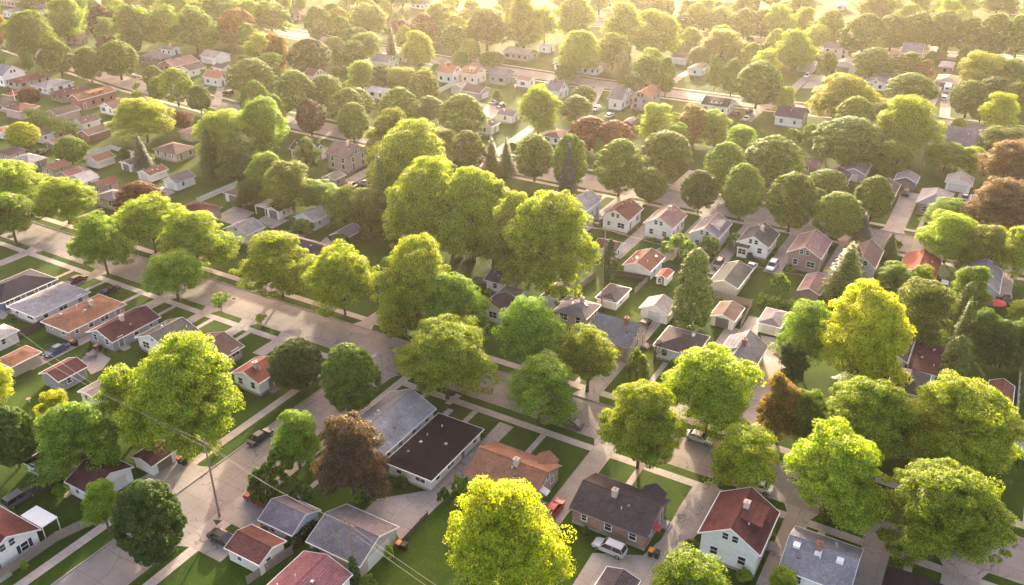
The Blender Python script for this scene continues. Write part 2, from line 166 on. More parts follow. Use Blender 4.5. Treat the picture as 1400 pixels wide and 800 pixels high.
TREES = [
[-162.47,103.0,15.47,6.84,"E","g","green spreading tree behind the crimson hatchback"],
[-162.87,116.14,14.68,8.16,"E","y","second nearest yellow green spreading tree left of the big wide brown garage"],
[-195.56,117.12,12.36,8.08,"E","y","yellow green spreading tree in front of the white vinyl fence"],
[-195.57,103.0,13.39,6.24,"E","g","green spreading tree behind the navy house"],
[-216.34,115.66,13.1,9.73,"E","y","yellow green spreading tree left of the white vinyl fence"],
[-145.92,114.1,15.57,8.1,"E","y","nearest yellow green spreading tree left of the big wide brown garage"],
[-139.84,102.63,11.6,6.64,"E","g","green spreading tree right of the crimson hatchback"],
[-122.04,114.69,15.23,8.05,"E","y","yellow green spreading tree in front of the red brick chimney"],
[-104.73,114.1,16.84,7.37,"E","y","yellow green spreading tree in front of the brown garage with white door"],
[-87.42,115.58,21.6,8.29,"K","y","yellow green big irregular leafy tree left of the dark purple wedge roof"],
[-79.29,115.28,17.36,7.25,"K","g","green big irregular leafy tree left of the dark purple wedge roof"],
[-93.98,117.34,15.98,3.9,"K","d","dark green big irregular leafy tree in front of the brown garage with white door"],
[-71.54,101.22,16.33,8.59,"E","y","yellow green spreading tree right of the junction corner lamp"],
[-61.93,114.1,17.25,6.26,"E","g","green spreading tree in front of the dark purple wedge roof"],
[-51.64,115.19,13.95,5.64,"E","y","yellow green spreading tree left of the tall tan house"],
[-54.48,103.0,12.93,6.1,"E","g","green spreading tree behind the orange brown ranch roof"],
[-35.95,100.32,16.83,6.51,"E","y","yellow green spreading tree in front of the low hipped brown roof"],
[-29.95,114.37,16.66,7.77,"E","y","yellow green spreading tree in front of the blue grey dormered house"],
[-20.77,103.0,11.68,5.38,"E","y","yellow green spreading tree behind the dark red roofed white house"],
[-8.59,103.0,16.53,6.93,"E","y","yellow green spreading tree behind the three skylight roof"],
[5.31,103.0,15.86,8.14,"K","y","yellow green big irregular leafy tree right of the three skylight roof"],
[-6.86,120.7,14.59,7.06,"K","y","yellow green big irregular leafy tree left of the flat maroon roof"],
[5.38,124.06,15.8,7.96,"K","y","yellow green big irregular leafy tree left of the white shed"],
[-11.55,139.51,20.22,7.16,"K","G","golden big irregular leafy tree left of the flat maroon roof"],
[-21.44,140.6,14.03,4.72,"E","g","green spreading tree right of the blue grey dormered house"],
[-19.38,76.04,10.36,5.65,"E","y","yellow green spreading tree in front of the dark red roofed white house"],
[-10.29,85.96,5.06,1.9,"E","y","yellow green spreading tree left of the three skylight roof"],
[-40.4,67.66,19.75,7.38,"E","G","golden spreading tree in front of the orange brown ranch roof"],
[-83.2,50.07,14.69,4.53,"M","d","dark green dense rounded tree right of the maroon roofed garage"],
[-93.99,50.63,9.74,2.87,"E","g","green spreading tree in front of the maroon roofed garage"],
[-97.77,69.31,21.15,8.58,"K","y","yellow green big irregular leafy tree left of the salmon roofed house"],
[-108.37,67.11,14.2,4.93,"K","y","yellow green big irregular leafy tree right of the patio table"],
[-107.83,57.03,13.71,6.29,"K","g","green big irregular leafy tree behind the maroon roofed garage"],
[-116.7,60.14,10.91,3.03,"E","G","golden spreading tree in front of the patio table"],
[-118.11,53.1,11.6,3.96,"M","d","dark green dense rounded tree left of the maroon roofed garage"],
[-135.25,60.92,10.49,3.59,"E","G","golden spreading tree left of the blue sedan"],
[-95.46,90.56,10.43,4.79,"M","d","dark green dense rounded tree right of the salmon roofed house"],
[-82.77,89.61,14.16,4.92,"M","g","green dense rounded tree left of the junction corner lamp"],
[-80.78,74.55,10.67,3.66,"E","g","green spreading tree right of the black kerbside sedan"],
[-68.14,72.35,17.04,5.39,"K","D","dark purple big irregular leafy tree left of the light grey corner house"],
[-116.58,103.0,3.14,1.28,"T","y","yellow green thin young sapling behind the salmon roofed house"],
[-127.42,103.0,4.86,2.15,"T","g","green thin young sapling behind the salmon roofed house"],
[-107.34,146.55,23.29,8.05,"K","y","second nearest yellow green big irregular leafy tree right of the brown garage with white door"],
[-96.46,149.2,22.04,8.01,"K","y","second nearest yellow green big irregular leafy tree left of the leftmost pale blue house"],
[-114.57,149.37,16.49,5.12,"K","y","nearest yellow green big irregular leafy tree right of the brown garage with white door"],
[-74.25,142.81,24.05,8.99,"K","y","yellow green big irregular leafy tree in front of the leftmost pale blue house"],
[-84.03,145.83,19.86,6.67,"K","y","yellow green big irregular leafy tree behind the dark purple wedge roof"],
[-128.2,156.67,18.49,3.55,"P","o","olive dark conifer right of the tall beige house"],
[-144.72,183.18,19.94,6.67,"K","o","nearest olive big irregular leafy tree right of the tall beige house"],
[-128.64,170.36,22.23,9.89,"K","y","nearest yellow green big irregular leafy tree right of the tall beige house"],
[-153.05,151.18,14.19,6.35,"K","o","olive big irregular leafy tree right of the pale carport"],
[-164.83,154.45,13.02,4.84,"K","g","green big irregular leafy tree right of the big wide brown garage"],
[-145.52,153.86,9.33,5.48,"K","g","green big irregular leafy tree behind the large white garage"],
[-136.31,152.03,10.29,5.31,"K","g","green big irregular leafy tree right of the large white garage"],
[-126.92,150.65,11.4,5.47,"K","o","olive big irregular leafy tree behind the brown garage with white door"],
[-128.68,197.12,12.92,4.61,"M","o","olive dense rounded tree in front of the brown roofed grey garage"],
[-141.93,202.6,10.16,5.36,"K","o","olive big irregular leafy tree in front of the brown roofed grey garage"],
[-122.24,199.41,11.19,3.49,"P","o","olive dark conifer in front of the brown roofed grey garage"],
[-119.23,202.51,10.39,2.93,"P","d","dark green dark conifer in front of the brown roofed grey garage"],
[-109.48,201.27,13.72,5.24,"M","g","green dense rounded tree left of the leftmost pale blue house"],
[-97.58,199.0,16.4,4.63,"M","g","nearest green dense rounded tree behind the leftmost pale blue house"],
[-95.51,194.03,15.16,3.35,"S","b","pale blue spruce behind the leftmost pale blue house"],
[-84.54,202.73,16.04,6.18,"M","g","green dense rounded tree in front of the red barn shed"],
[-75.68,202.6,9.66,4.24,"M","g","green dense rounded tree behind the wide window white house"],
[-78.47,220.3,14.38,6.8992,"M","g","green dense rounded tree right of the red barn shed"],
[-62.37,202.6,11.5,4.46,"M","d","dark green dense rounded tree right of the wide window white house"],
[-60.86,218.72,14.54,5.6336,"M","g","green dense rounded tree in front of the slate blue cape house"],
[-51.61,202.6,15.29,4.76,"M","g","green dense rounded tree right of the wide window white house"],
[-50.52,225.86,15.78,7.604800000000001,"M","g","second nearest green dense rounded tree in front of the dark split gable roof"],
[-39.07,201.89,15.44,5.81,"M","g","third nearest green dense rounded tree behind the brick house with white gable"],
[-28.35,202.6,12.2,5.78,"M","g","second nearest green dense rounded tree behind the brick house with white gable"],
[-23.06,218.35,12.38,4.356800000000001,"M","g","nearest green dense rounded tree left of the slate blue gabled garage"],
[-36.08,227.96,8.39,4.9504,"M","g","second nearest green dense rounded tree left of the slate blue gabled garage"],
[-22.29,202.6,8.09,2.82,"S","b","second nearest pale blue spruce right of the brick house with white gable"],
[-15.43,197.79,6.57,2.49,"P","d","dark green dark conifer left of the bright brick red roof"],
[-20.34,171.82,13.05,5.45,"P","o","olive dark conifer right of the brick house with white gable"],
[-20.39,181.9,9.31,2.72,"S","b","nearest pale blue spruce right of the brick house with white gable"],
[-43.93,145.7,16.86,3.74,"C","o","olive columnar cedar right of the orange garden shed"],
[-66.57,157.0,9.3,1.66,"A","d","dark green narrow arborvitae left of the orange garden shed"],
[-57.2,174.33,5.68,4.05,"H","g","second nearest green low shrub in front of the wide window white house"],
[-4.04,202.09,12.5,6.72,"E","y","yellow green spreading tree behind the bright brick red roof"],
[3.09,199.35,12.42,4.61,"K","o","olive big irregular leafy tree behind the lavender grey roof"],
[9.74,201.5,12.53,4.28,"K","y","yellow green big irregular leafy tree right of the lavender grey roof"],
[6.08,225.68,14.43,8.7048,"K","N","nearest bronze big irregular leafy tree right of the white double garage"],
[6.19,258.23,15.36,8.5104,"K","N","second nearest bronze big irregular leafy tree right of the white double garage"],
[-6.31,222.67,7.89,5.1732000000000005,"E","g","green spreading tree in front of the large pale hipped roof"],
[-11.43,179.17,7.85,3.66,"E","g","green spreading tree left of the bright brick red roof"],
[-6.73,182.62,6.86,2.81,"E","y","yellow green spreading tree in front of the bright brick red roof"],
[-4.79,162.01,13.21,5.4,"K","o","olive big irregular leafy tree behind the flat maroon roof"],
[2.19,177.56,11.49,3.84,"K","g","green big irregular leafy tree left of the lavender grey roof"],
[2.27,172.51,9.73,1.9,"C","o","olive columnar cedar left of the red patio umbrella"],
[2.74,161.13,11.8,2.15,"P","o","olive dark conifer left of the red patio umbrella"],
[2.78,148.78,10.17,2.41,"C","o","olive columnar cedar right of the flat maroon roof"],
[6.44,159.73,11.07,3.13,"K","d","nearest dark green big irregular leafy tree in front of the red patio umbrella"],
[9.96,159.46,9.8,3.5,"K","d","second nearest dark green big irregular leafy tree in front of the red patio umbrella"],
[13.18,161.31,11.28,3.34,"K","d","third nearest dark green big irregular leafy tree in front of the red patio umbrella"],
[12.85,179.57,4.95,3.23,"E","y","yellow green spreading tree right of the red patio umbrella"],
[-19.75,118.45,12.05,3.37,"K","O","orange brown big irregular leafy tree in front of the blue grey dormered house"],
[-15.89,119.78,10.4,3.18,"K","g","green big irregular leafy tree in front of the blue grey dormered house"],
[-11.19,140.24,7.97,3.79,"P","d","dark green dark conifer left of the flat maroon roof"],
[-22.14,136.09,7.88,2.97,"K","d","dark green big irregular leafy tree right of the blue grey dormered house"],
[5.38,143.62,4.18,0.97,"S","b","pale blue spruce left of the white shed"],
[-45.07,130.02,7.18,2.58,"B","n","brown bare branched tree left of the low hipped brown roof"],
[-41.59,70.05,8.79,2.33,"B","n","brown bare branched tree in front of the orange brown ranch roof"],
[-329.55,209.98,14.92,5.57,"M","g","nearest green dense rounded tree in front of the brown roof behind maples"],
[-311.03,209.91,14.06,5.21,"M","g","second nearest green dense rounded tree in front of the brown roof behind maples"],
[-305.87,219.38,15.35,7.336,"M","g","second nearest green dense rounded tree left of the purple roofed ranch"],
[-351.21,210.23,7.72,2.58,"M","g","green dense rounded tree right of the grey blue gable house"],
[-343.76,213.02,8.28,2.84,"M","d","dark green dense rounded tree right of the grey blue gable house"],
[-281.5,206.95,4.92,1.85,"T","g","green thin young sapling right of the red brick dormer house"],
[-283.28,216.8,8.9,3.5504000000000002,"M","g","nearest green dense rounded tree in front of the purple roofed ranch"],
[-266.25,204.17,9.28,3.37,"M","g","second nearest green dense rounded tree in front of the purple roofed ranch"],
[-256.2,204.39,13.8,5.73,"M","y","yellow green dense rounded tree left of the little orange roofed house"],
[-242.0,201.91,9.98,3.94,"M","d","dark green dense rounded tree in front of the little orange roofed house"],
[-369.32,224.03,20.48,10.1196,"K","g","second nearest green big irregular leafy tree in front of the pink walled house"],
[-400.26,229.73,15.41,4.849200000000001,"K","O","orange brown big irregular leafy tree behind the grey blue gable house"],
[-302.13,178.3,6.85,3.76,"M","D","dark purple dense rounded tree in front of the grey blue gable house"],
[-232.4,186.0,6.38,3.47,"M","R","copper red dense rounded tree in front of the little orange roofed house"],
[-232.16,171.15,14.26,9.05,"K","G","golden big irregular leafy tree right of the round pool"],
[-259.13,147.52,8.57,4.71,"M","G","golden dense rounded tree in front of the grey blue gable house"],
[-233.8,145.77,8.46,4.49,"M","g","green dense rounded tree left of the white vinyl fence"],
[-211.96,153.16,10.07,3.38,"S","b","pale blue spruce right of the white vinyl fence"],
[-182.04,128.59,9.81,5.73,"M","R","copper red dense rounded tree in front of the white vinyl fence"],
[-192.9,167.62,17.43,8.58,"K","y","yellow green big irregular leafy tree behind the big wide brown garage"],
[-191.52,159.9,13.95,3.81,"P","d","dark green dark conifer behind the big wide brown garage"],
[-189.27,177.89,18.64,7.55,"K","g","green big irregular leafy tree left of the slate roofed white house"],
[-179.9,159.77,13.71,5.6,"K","d","dark green big irregular leafy tree behind the big wide brown garage"],
[-242.71,227.8,13.99,8.0416,"M","g","nearest green dense rounded tree right of the little orange roofed house"],
[-215.64,202.6,14.82,4.7,"M","g","second nearest green dense rounded tree right of the little orange roofed house"],
[-202.07,196.94,13.6,3.89,"M","g","green dense rounded tree behind the slate roofed white house"],
[-210.16,215.6,16.23,6.5520000000000005,"M","g","second nearest green dense rounded tree in front of the hidden cream cottage"],
[-206.02,226.5,12.84,6.092800000000001,"M","g","nearest green dense rounded tree in front of the hidden cream cottage"],
[-191.66,201.97,11.94,4.36,"M","D","dark purple dense rounded tree behind the slate roofed white house"],
[-187.54,215.6,13.03,5.532800000000001,"M","g","third nearest green dense rounded tree left of the glimpsed white house"],
[-189.43,221.79,11.71,5.656000000000001,"M","g","nearest green dense rounded tree left of the glimpsed white house"],
[-174.56,202.6,13.23,4.71,"M","g","green dense rounded tree in front of the glimpsed white house"],
[-170.58,221.17,14.26,6.372800000000001,"M","g","green dense rounded tree right of the glimpsed white house"],
[-167.12,232.54,9.21,4.9392000000000005,"M","g","green dense rounded tree left of the brown roofed grey garage"],
[-146.94,222.22,15.0,6.832,"M","g","nearest green dense rounded tree in front of the brown roofed grey garage"],
[-150.35,201.6,9.72,8.27,"K","y","second nearest yellow green big irregular leafy tree right of the tall beige house"],
[-313.96,311.67,16.25,8.877600000000001,"K","g","second nearest green big irregular leafy tree left of the far tan house"],
[-313.2,289.52,16.29,9.1692,"K","O","orange brown big irregular leafy tree behind the beige roofed garage"],
[-288.62,316.32,15.66,6.283200000000001,"M","g","nearest green dense rounded tree right of the far tan house"],
[-297.39,337.17,13.25,5.588800000000001,"M","g","second nearest green dense rounded tree right of the far tan house"],
[-267.59,308.16,14.18,5.096,"M","g","fourth nearest green dense rounded tree right of the far tan house"],
[-270.92,332.04,15.8,9.18,"K","g","green big irregular leafy tree behind the hazy white gabled house"],
[-238.61,288.68,13.59,7.0308,"K","g","green big irregular leafy tree left of the hazy white gabled house"],
[-243.08,260.33,15.48,7.985600000000001,"M","d","dark green dense rounded tree behind the hidden cream cottage"],
[-270.04,259.06,15.05,6.1992,"E","y","yellow green spreading tree right of the beige roofed garage"],
[-254.57,253.82,17.45,5.346000000000001,"K","O","orange brown big irregular leafy tree left of the hidden cream cottage"],
[-227.31,292.06,17.33,3.29,"P","o","olive dark conifer behind the hazy white gabled house"],
[-237.29,314.98,12.04,3.7072000000000003,"M","y","yellow green dense rounded tree right of the hazy white gabled house"],
[-212.93,291.39,16.17,6.728400000000001,"E","y","yellow green spreading tree right of the hazy white gabled house"],
[-240.5,334.19,13.78,5.9024,"M","R","nearest copper red dense rounded tree in front of the hazy top edge roof"],
[-260.77,341.66,8.19,5.6112,"M","R","second nearest copper red dense rounded tree in front of the hazy top edge roof"],
[-243.89,351.18,16.22,7.1604,"K","y","nearest yellow green big irregular leafy tree right of the hazy top edge roof"],
[-216.94,323.14,12.9,5.3312,"M","g","second nearest green dense rounded tree behind the orange roofed pair"],
[-201.5,312.73,10.36,4.2336,"M","y","nearest yellow green dense rounded tree behind the orange roofed pair"],
[-207.32,335.3,19.57,10.5516,"K","o","olive big irregular leafy tree left of the long brown ranch house"],
[-188.25,308.27,7.47,5.1856,"M","g","nearest green dense rounded tree left of the long brown ranch house"],
[-211.61,252.57,12.03,6.058800000000001,"K","g","green big irregular leafy tree left of the glimpsed white house"],
[-207.49,259.79,9.97,4.525200000000001,"K","d","dark green big irregular leafy tree behind the glimpsed white house"],
[-199.65,261.78,9.1,6.5016,"K","y","yellow green big irregular leafy tree right of the glimpsed white house"],
[-187.37,259.21,10.53,4.104,"K","g","third nearest green big irregular leafy tree left of the orange roofed pair"],
[-380.34,249.94,22.05,8.175600000000001,"K","g","nearest green big irregular leafy tree right of the pink walled house"],
[-367.01,259.14,17.91,5.712,"M","D","second nearest dark purple dense rounded tree right of the brown roof behind maples"],
[-367.41,266.24,16.52,4.978800000000001,"K","g","green big irregular leafy tree right of the brown roof behind maples"],
[-343.49,258.36,20.57,8.964000000000002,"K","g","second nearest green big irregular leafy tree behind the purple roofed ranch"],
[-335.62,267.99,18.88,7.5816,"K","g","nearest green big irregular leafy tree behind the purple roofed ranch"],
[-315.9,267.21,20.01,9.18,"K","g","second nearest green big irregular leafy tree behind the beige roofed garage"],
[-381.05,311.67,16.58,9.860400000000002,"K","y","yellow green big irregular leafy tree behind the purple roofed ranch"],
[-345.29,310.18,17.38,10.8216,"K","g","fourth nearest green big irregular leafy tree behind the beige roofed garage"],
[-350.52,247.64,7.94,4.4912,"M","D","nearest dark purple dense rounded tree right of the brown roof behind maples"],
[-193.05,343.36,23.85,7.506000000000001,"K","y","second nearest yellow green big irregular leafy tree behind the long brown ranch house"],
[-187.9,353.17,19.17,5.9832,"E","y","yellow green spreading tree behind the long brown ranch house"],
[-182.78,374.16,21.05,9.007200000000001,"K","y","second nearest yellow green big irregular leafy tree behind the long pale building"],
[-152.31,316.89,18.05,8.877600000000001,"K","y","nearest yellow green big irregular leafy tree behind the long pale building"],
[-143.97,330.44,15.85,6.728400000000001,"K","y","yellow green big irregular leafy tree right of the long pale building"],
[-152.83,362.71,21.86,9.072000000000001,"E","y","yellow green spreading tree right of the long pale building"],
[-135.93,356.03,21.52,10.854000000000001,"E","y","yellow green spreading tree left of the deep porch bungalow"],
[-139.21,418.14,15.04,6.137600000000001,"M","y","third nearest yellow green dense rounded tree behind the deep porch bungalow"],
[-126.2,417.55,14.18,8.618400000000001,"K","y","second nearest yellow green big irregular leafy tree behind the deep porch bungalow"],
[-115.08,416.13,14.65,6.316800000000001,"M","g","second nearest green dense rounded tree behind the deep porch bungalow"],
[-108.51,423.66,14.08,6.395200000000001,"M","g","green dense rounded tree left of the two storey cream house"],
[-110.8,370.24,13.47,9.633600000000001,"K","y","nearest yellow green big irregular leafy tree behind the deep porch bungalow"],
[-116.3,357.89,7.88,4.603200000000001,"M","y","nearest yellow green dense rounded tree behind the deep porch bungalow"],
[-128.12,380.05,10.82,4.935600000000001,"E","y","yellow green spreading tree behind the deep porch bungalow"],
[-120.42,309.18,13.2,5.723200000000001,"M","g","nearest green dense rounded tree behind the large tan two storey house"],
[-109.95,301.98,15.21,3.0016000000000003,"M","g","second nearest green dense rounded tree behind the large tan two storey house"],
[-131.66,314.18,12.68,2.89,"P","o","olive dark conifer right of the long pale building"],
[-96.91,318.85,13.9,2.9568000000000003,"M","g","nearest green dense rounded tree right of the deep porch bungalow"],
[-89.49,315.92,13.96,3.4608000000000003,"M","g","second nearest green dense rounded tree right of the deep porch bungalow"],
[-76.77,304.16,16.93,7.515200000000001,"M","g","green dense rounded tree right of the slate blue cape house"],
[-151.3,303.05,7.66,4.121600000000001,"M","g","green dense rounded tree behind the grey blue hazy house"],
[-131.7,278.36,7.12,4.5024,"M","g","green dense rounded tree right of the grey blue hazy house"],
[-123.33,255.52,9.89,5.152,"M","g","green dense rounded tree in front of the grey blue hazy house"],
[-127.58,236.69,16.94,6.782400000000001,"E","y","yellow green spreading tree in front of the grey blue hazy house"],
[-107.68,232.98,11.0,5.6224,"M","R","second nearest copper red dense rounded tree left of the red barn shed"],
[-101.25,236.64,9.65,5.1968000000000005,"M","R","nearest copper red dense rounded tree left of the red barn shed"],
[-92.26,248.29,13.44,5.6484000000000005,"E","y","yellow green spreading tree right of the red barn shed"],
[-83.09,256.02,12.15,5.508,"K","O","orange brown big irregular leafy tree left of the slate blue cape house"],
[-76.39,257.32,11.16,5.0544,"K","y","yellow green big irregular leafy tree in front of the slate blue cape house"],
[-64.52,243.73,11.93,5.378400000000001,"E","g","green spreading tree in front of the slate blue cape house"],
[-100.7,420.48,17.47,7.5816,"K","y","second nearest yellow green big irregular leafy tree left of the top edge white gable"],
[-79.71,366.82,16.97,8.110800000000001,"K","y","yellow green big irregular leafy tree left of the two storey cream house"],
[-80.03,403.85,12.61,6.1344,"E","y","yellow green spreading tree left of the two storey cream house"],
[-77.06,419.28,17.03,5.992,"M","y","yellow green dense rounded tree behind the two storey cream house"],
[-59.54,402.38,19.52,9.296000000000001,"M","g","nearest green dense rounded tree right of the two storey cream house"],
[-51.48,426.76,16.19,7.929600000000001,"M","g","third nearest green dense rounded tree right of the two storey cream house"],
[-41.65,428.91,17.63,7.145600000000001,"M","g","third nearest green dense rounded tree left of the low top right roof"],
[-31.75,434.5,18.24,7.436800000000001,"M","g","nearest green dense rounded tree left of the low top right roof"],
[-21.56,436.89,16.29,7.1568000000000005,"M","g","nearest green dense rounded tree right of the low top right roof"],
[-11.67,429.46,19.79,6.798400000000001,"M","g","second nearest green dense rounded tree right of the low top right roof"],
[-1.96,431.8,19.97,7.0448,"M","g","nearest green dense rounded tree in front of the top corner white house"],
[-48.5,365.24,13.3,7.089600000000001,"M","g","second nearest green dense rounded tree right of the two storey cream house"],
[-65.02,361.22,10.91,3.4944000000000006,"M","g","green dense rounded tree in front of the two storey cream house"],
[-36.74,377.24,10.62,5.7792,"M","g","second nearest green dense rounded tree left of the white camper"],
[-31.07,371.2,9.31,3.9096,"K","O","orange brown big irregular leafy tree left of the white camper"],
[-9.97,371.82,14.23,9.828,"K","G","golden big irregular leafy tree right of the white camper"],
[0.47,385.24,9.23,6.260800000000001,"M","d","second nearest dark green dense rounded tree right of the white camper"],
[-30.68,334.65,11.98,8.120000000000001,"M","g","nearest green dense rounded tree left of the white camper"],
[-46.35,302.17,16.7,11.178,"K","G","golden big irregular leafy tree right of the dark split gable roof"],
[-11.55,328.83,13.03,5.9248,"M","g","nearest green dense rounded tree right of the white camper"],
[-4.74,340.86,12.51,5.8016000000000005,"M","d","nearest dark green dense rounded tree right of the white camper"],
[-6.76,325.65,8.47,3.9200000000000004,"M","g","second nearest green dense rounded tree right of the white camper"],
[1.78,338.42,12.1,4.9504,"M","g","fourth nearest green dense rounded tree right of the white camper"],
[-34.49,287.95,12.25,5.0976,"K","o","olive big irregular leafy tree right of the dark split gable roof"],
[-24.14,274.28,19.08,9.190800000000001,"K","y","yellow green big irregular leafy tree left of the broad grey roof by the right road"],
[-36.56,256.75,15.24,9.2848,"M","g","green dense rounded tree right of the dark split gable roof"],
[-54.82,267.95,6.07,3.06,"H","g","green low shrub in front of the dark split gable roof"],
[-51.33,274.95,6.14,2.66,"H","g","green low shrub right of the dark split gable roof"],
[-24.27,256.67,10.36,4.6332,"K","g","green big irregular leafy tree behind the slate blue gabled garage"],
[-11.33,268.26,8.32,5.1948,"K","g","green big irregular leafy tree in front of the broad grey roof by the right road"],
[-4.81,270.56,7.43,4.5468,"E","y","yellow green spreading tree in front of the broad grey roof by the right road"],
[1.85,293.78,8.46,7.0632,"K","o","olive big irregular leafy tree right of the broad grey roof by the right road"],
[-47.24,186.16,3.74,2.51,"H","g","green low shrub left of the white van"],
[-51.35,178.58,5.15,2.77,"H","g","green low shrub right of the wide window white house"],
[-315.81,188.36,2.77,2.17,"H","g","green low shrub right of the grey blue gable house"],
[-335.27,320.02,13.36,7.236000000000001,"K","g","fourth nearest green big irregular leafy tree left of the far tan house"],
[-364.29,380.51,11.87,10.3896,"K","g","second nearest green big irregular leafy tree behind the far tan house"],
[-241.96,418.13,12.8,9.007200000000001,"K","y","fourth nearest yellow green big irregular leafy tree behind the long brown ranch house"],
[-105.82,482.63,13.61,9.504000000000001,"K","g","green big irregular leafy tree left of the top edge white gable"],
[-70.19,509.82,13.38,11.5452,"K","g","nearest green big irregular leafy tree right of the top edge white gable"],
[-36.46,528.78,13.36,11.5344,"K","g","second nearest green big irregular leafy tree behind the low top right roof"],
[-16.56,544.81,11.98,9.7848,"K","g","green big irregular leafy tree left of the top corner white house"],
[-195.9,469.62,12.5,12.247200000000001,"K","y","fourth nearest yellow green big irregular leafy tree behind the long pale building"],
[-306.99,407.26,12.54,11.4696,"K","g","nearest green big irregular leafy tree left of the hazy top edge roof"],
[-466.84,288.21,9.13,6.058800000000001,"K","d","nearest dark green big irregular leafy tree left of the pink walled house"],
[-407.06,240.16,9.94,5.184,"K","g","second nearest green big irregular leafy tree left of the pink walled house"],
[-161.64,199.06,7.79,4.03,"K","g","green big irregular leafy tree right of the tall beige house"],
[-132.85,186.61,9.55,3.84,"K","o","second nearest olive big irregular leafy tree right of the tall beige house"],
[-167.91,173.37,10.79,3.89,"K","d","dark green big irregular leafy tree in front of the slate roofed white house"],
[-163.54,147.53,8.05,3.98,"K","d","dark green big irregular leafy tree right of the big wide brown garage"],
[-106.81,215.6,6.57,3.8416000000000006,"M","g","second nearest green dense rounded tree behind the leftmost pale blue house"],
[-36.47,215.6,7.46,3.5392000000000006,"M","g","nearest green dense rounded tree behind the brick house with white gable"],
[-32.43,168.66,4.84,2.1,"H","g","green low shrub in front of the white van"],
[-79.37,65.9,6.72,2.24,"H","d","dark green low shrub in front of the black kerbside sedan"],
[-81.22,71.35,5.93,2.44,"H","g","green low shrub in front of the black kerbside sedan"],
[-74.9,68.35,4.31,1.74,"H","d","second nearest dark green low shrub left of the large double garage"],
[-67.33,73.18,4.48,1.76,"H","g","green low shrub behind the large double garage"],
[-56.73,82.2,3.03,1.17,"H","g","green low shrub in front of the near-black roofed house"],
[-57.01,78.75,3.0,1.04,"H","d","dark green low shrub in front of the near-black roofed house"],
[-64.55,78.75,2.22,0.97,"H","d","dark green low shrub left of the near-black roofed house"],
[-8.79,102.64,1.62,0.92,"H","o","olive low shrub behind the three skylight roof"],
[-23.06,87.89,2.11,0.88,"H","g","green low shrub left of the dark red roofed white house"],
[-106.77,51.96,2.2,1.06,"H","g","green low shrub left of the maroon roofed garage"],
[-96.49,39.91,2.85,0.66,"T","g","green thin young sapling in front of the bottom left white house"],
[-58.83,60.67,4.48,0.74,"A","d","dark green narrow arborvitae in front of the large double garage"],
[-56.55,60.73,2.19,1.21,"H","g","green low shrub in front of the large double garage"],
[-65.53,60.32,2.62,1.45,"H","d","nearest dark green low shrub left of the large double garage"],
[-57.23,66.04,2.89,0.68,"H","y","yellow green low shrub right of the large double garage"],
[-48.5,73.57,2.38,0.59,"H","y","yellow green low shrub in front of the orange brown ranch roof"],
[-11.54,97.23,1.73,0.7,"H","g","green low shrub left of the three skylight roof"],
[-45.57,122.64,6.4,2.12,"H","o","second nearest olive low shrub in front of the tall tan house"],
[-78.91,133.0,4.24,1.9,"H","d","dark green low shrub right of the dark purple wedge roof"],
[-141.36,142.4,3.48,2.97,"H","g","green low shrub left of the large white garage"],
[-125.47,138.45,4.65,2.15,"H","d","dark green low shrub in front of the brown garage with white door"],
[-124.91,145.86,3.42,1.71,"H","d","dark green low shrub right of the brown garage with white door"],
[-7.2,223.19,3.51,2.65,"H","g","green low shrub in front of the large pale hipped roof"],
[-14.85,202.6,3.2,1.86,"H","g","nearest green low shrub left of the bright brick red roof"],
[8.65,142.62,4.44,1.56,"K","g","nearest green big irregular leafy tree left of the white shed"],
[5.77,132.66,5.72,2.83,"K","g","second nearest green big irregular leafy tree left of the white shed"],
[13.8,128.91,3.91,1.09,"H","d","dark green low shrub in front of the white shed"],
[-100.35,152.82,4.64,2.48,"H","d","dark green low shrub behind the dark purple wedge roof"],
[-92.17,150.78,19.32,6.11,"K","y","nearest yellow green big irregular leafy tree left of the leftmost pale blue house"],
[-102.21,149.48,15.81,5.31,"K","o","olive big irregular leafy tree right of the brown garage with white door"],
[-330.63,292.38,5.69,1.98,"E","d","nearest dark green spreading tree behind the beige roofed garage"],
[-399.2,374.49,6.98,2.77,"M","g","second nearest green dense rounded tree left of the far tan house"],
[-163.78,433.78,15.81,7.02,"M","g","third nearest green dense rounded tree behind the deep porch bungalow"],
[-475.7,270.1,14.79,5.8,"M","y","fourth nearest yellow green dense rounded tree left of the pink walled house"],
[-26.4,298.46,13.28,4.85,"E","g","green spreading tree left of the white camper"],
[-305.51,364.17,4.53,1.96,"M","g","seventh nearest green dense rounded tree right of the far tan house"],
[-178.99,247.09,13.31,5.05,"M","o","olive dense rounded tree right of the glimpsed white house"],
[-463.16,310.93,4.6,2.09,"M","y","yellow green dense rounded tree right of the pink walled house"],
[-138.85,429.42,16.43,5.63,"K","y","third nearest yellow green big irregular leafy tree behind the deep porch bungalow"],
[-192.54,267.77,4.77,1.8,"K","g","second nearest green big irregular leafy tree left of the orange roofed pair"],
[-412.01,365.07,5.77,2.03,"M","o","olive dense rounded tree behind the beige roofed garage"],
[-424.83,347.78,4.45,1.93,"E","d","dark green spreading tree behind the purple roofed ranch"],
[-364.61,408.12,6.52,2.48,"E","g","green spreading tree right of the far tan house"],
[-92.9,267.87,5.4,2.41,"E","y","yellow green spreading tree right of the large tan two storey house"],
[-248.02,280.19,12.15,4.73,"M","g","green dense rounded tree behind the hidden cream cottage"],
[-264.14,381.27,4.27,1.52,"M","y","nearest yellow green dense rounded tree right of the hazy top edge roof"],
[-411.54,279.5,13.94,4.75,"K","g","second nearest green big irregular leafy tree right of the pink walled house"],
[-256.21,450.65,12.43,4.8,"M","y","yellow green dense rounded tree behind the long brown ranch house"],
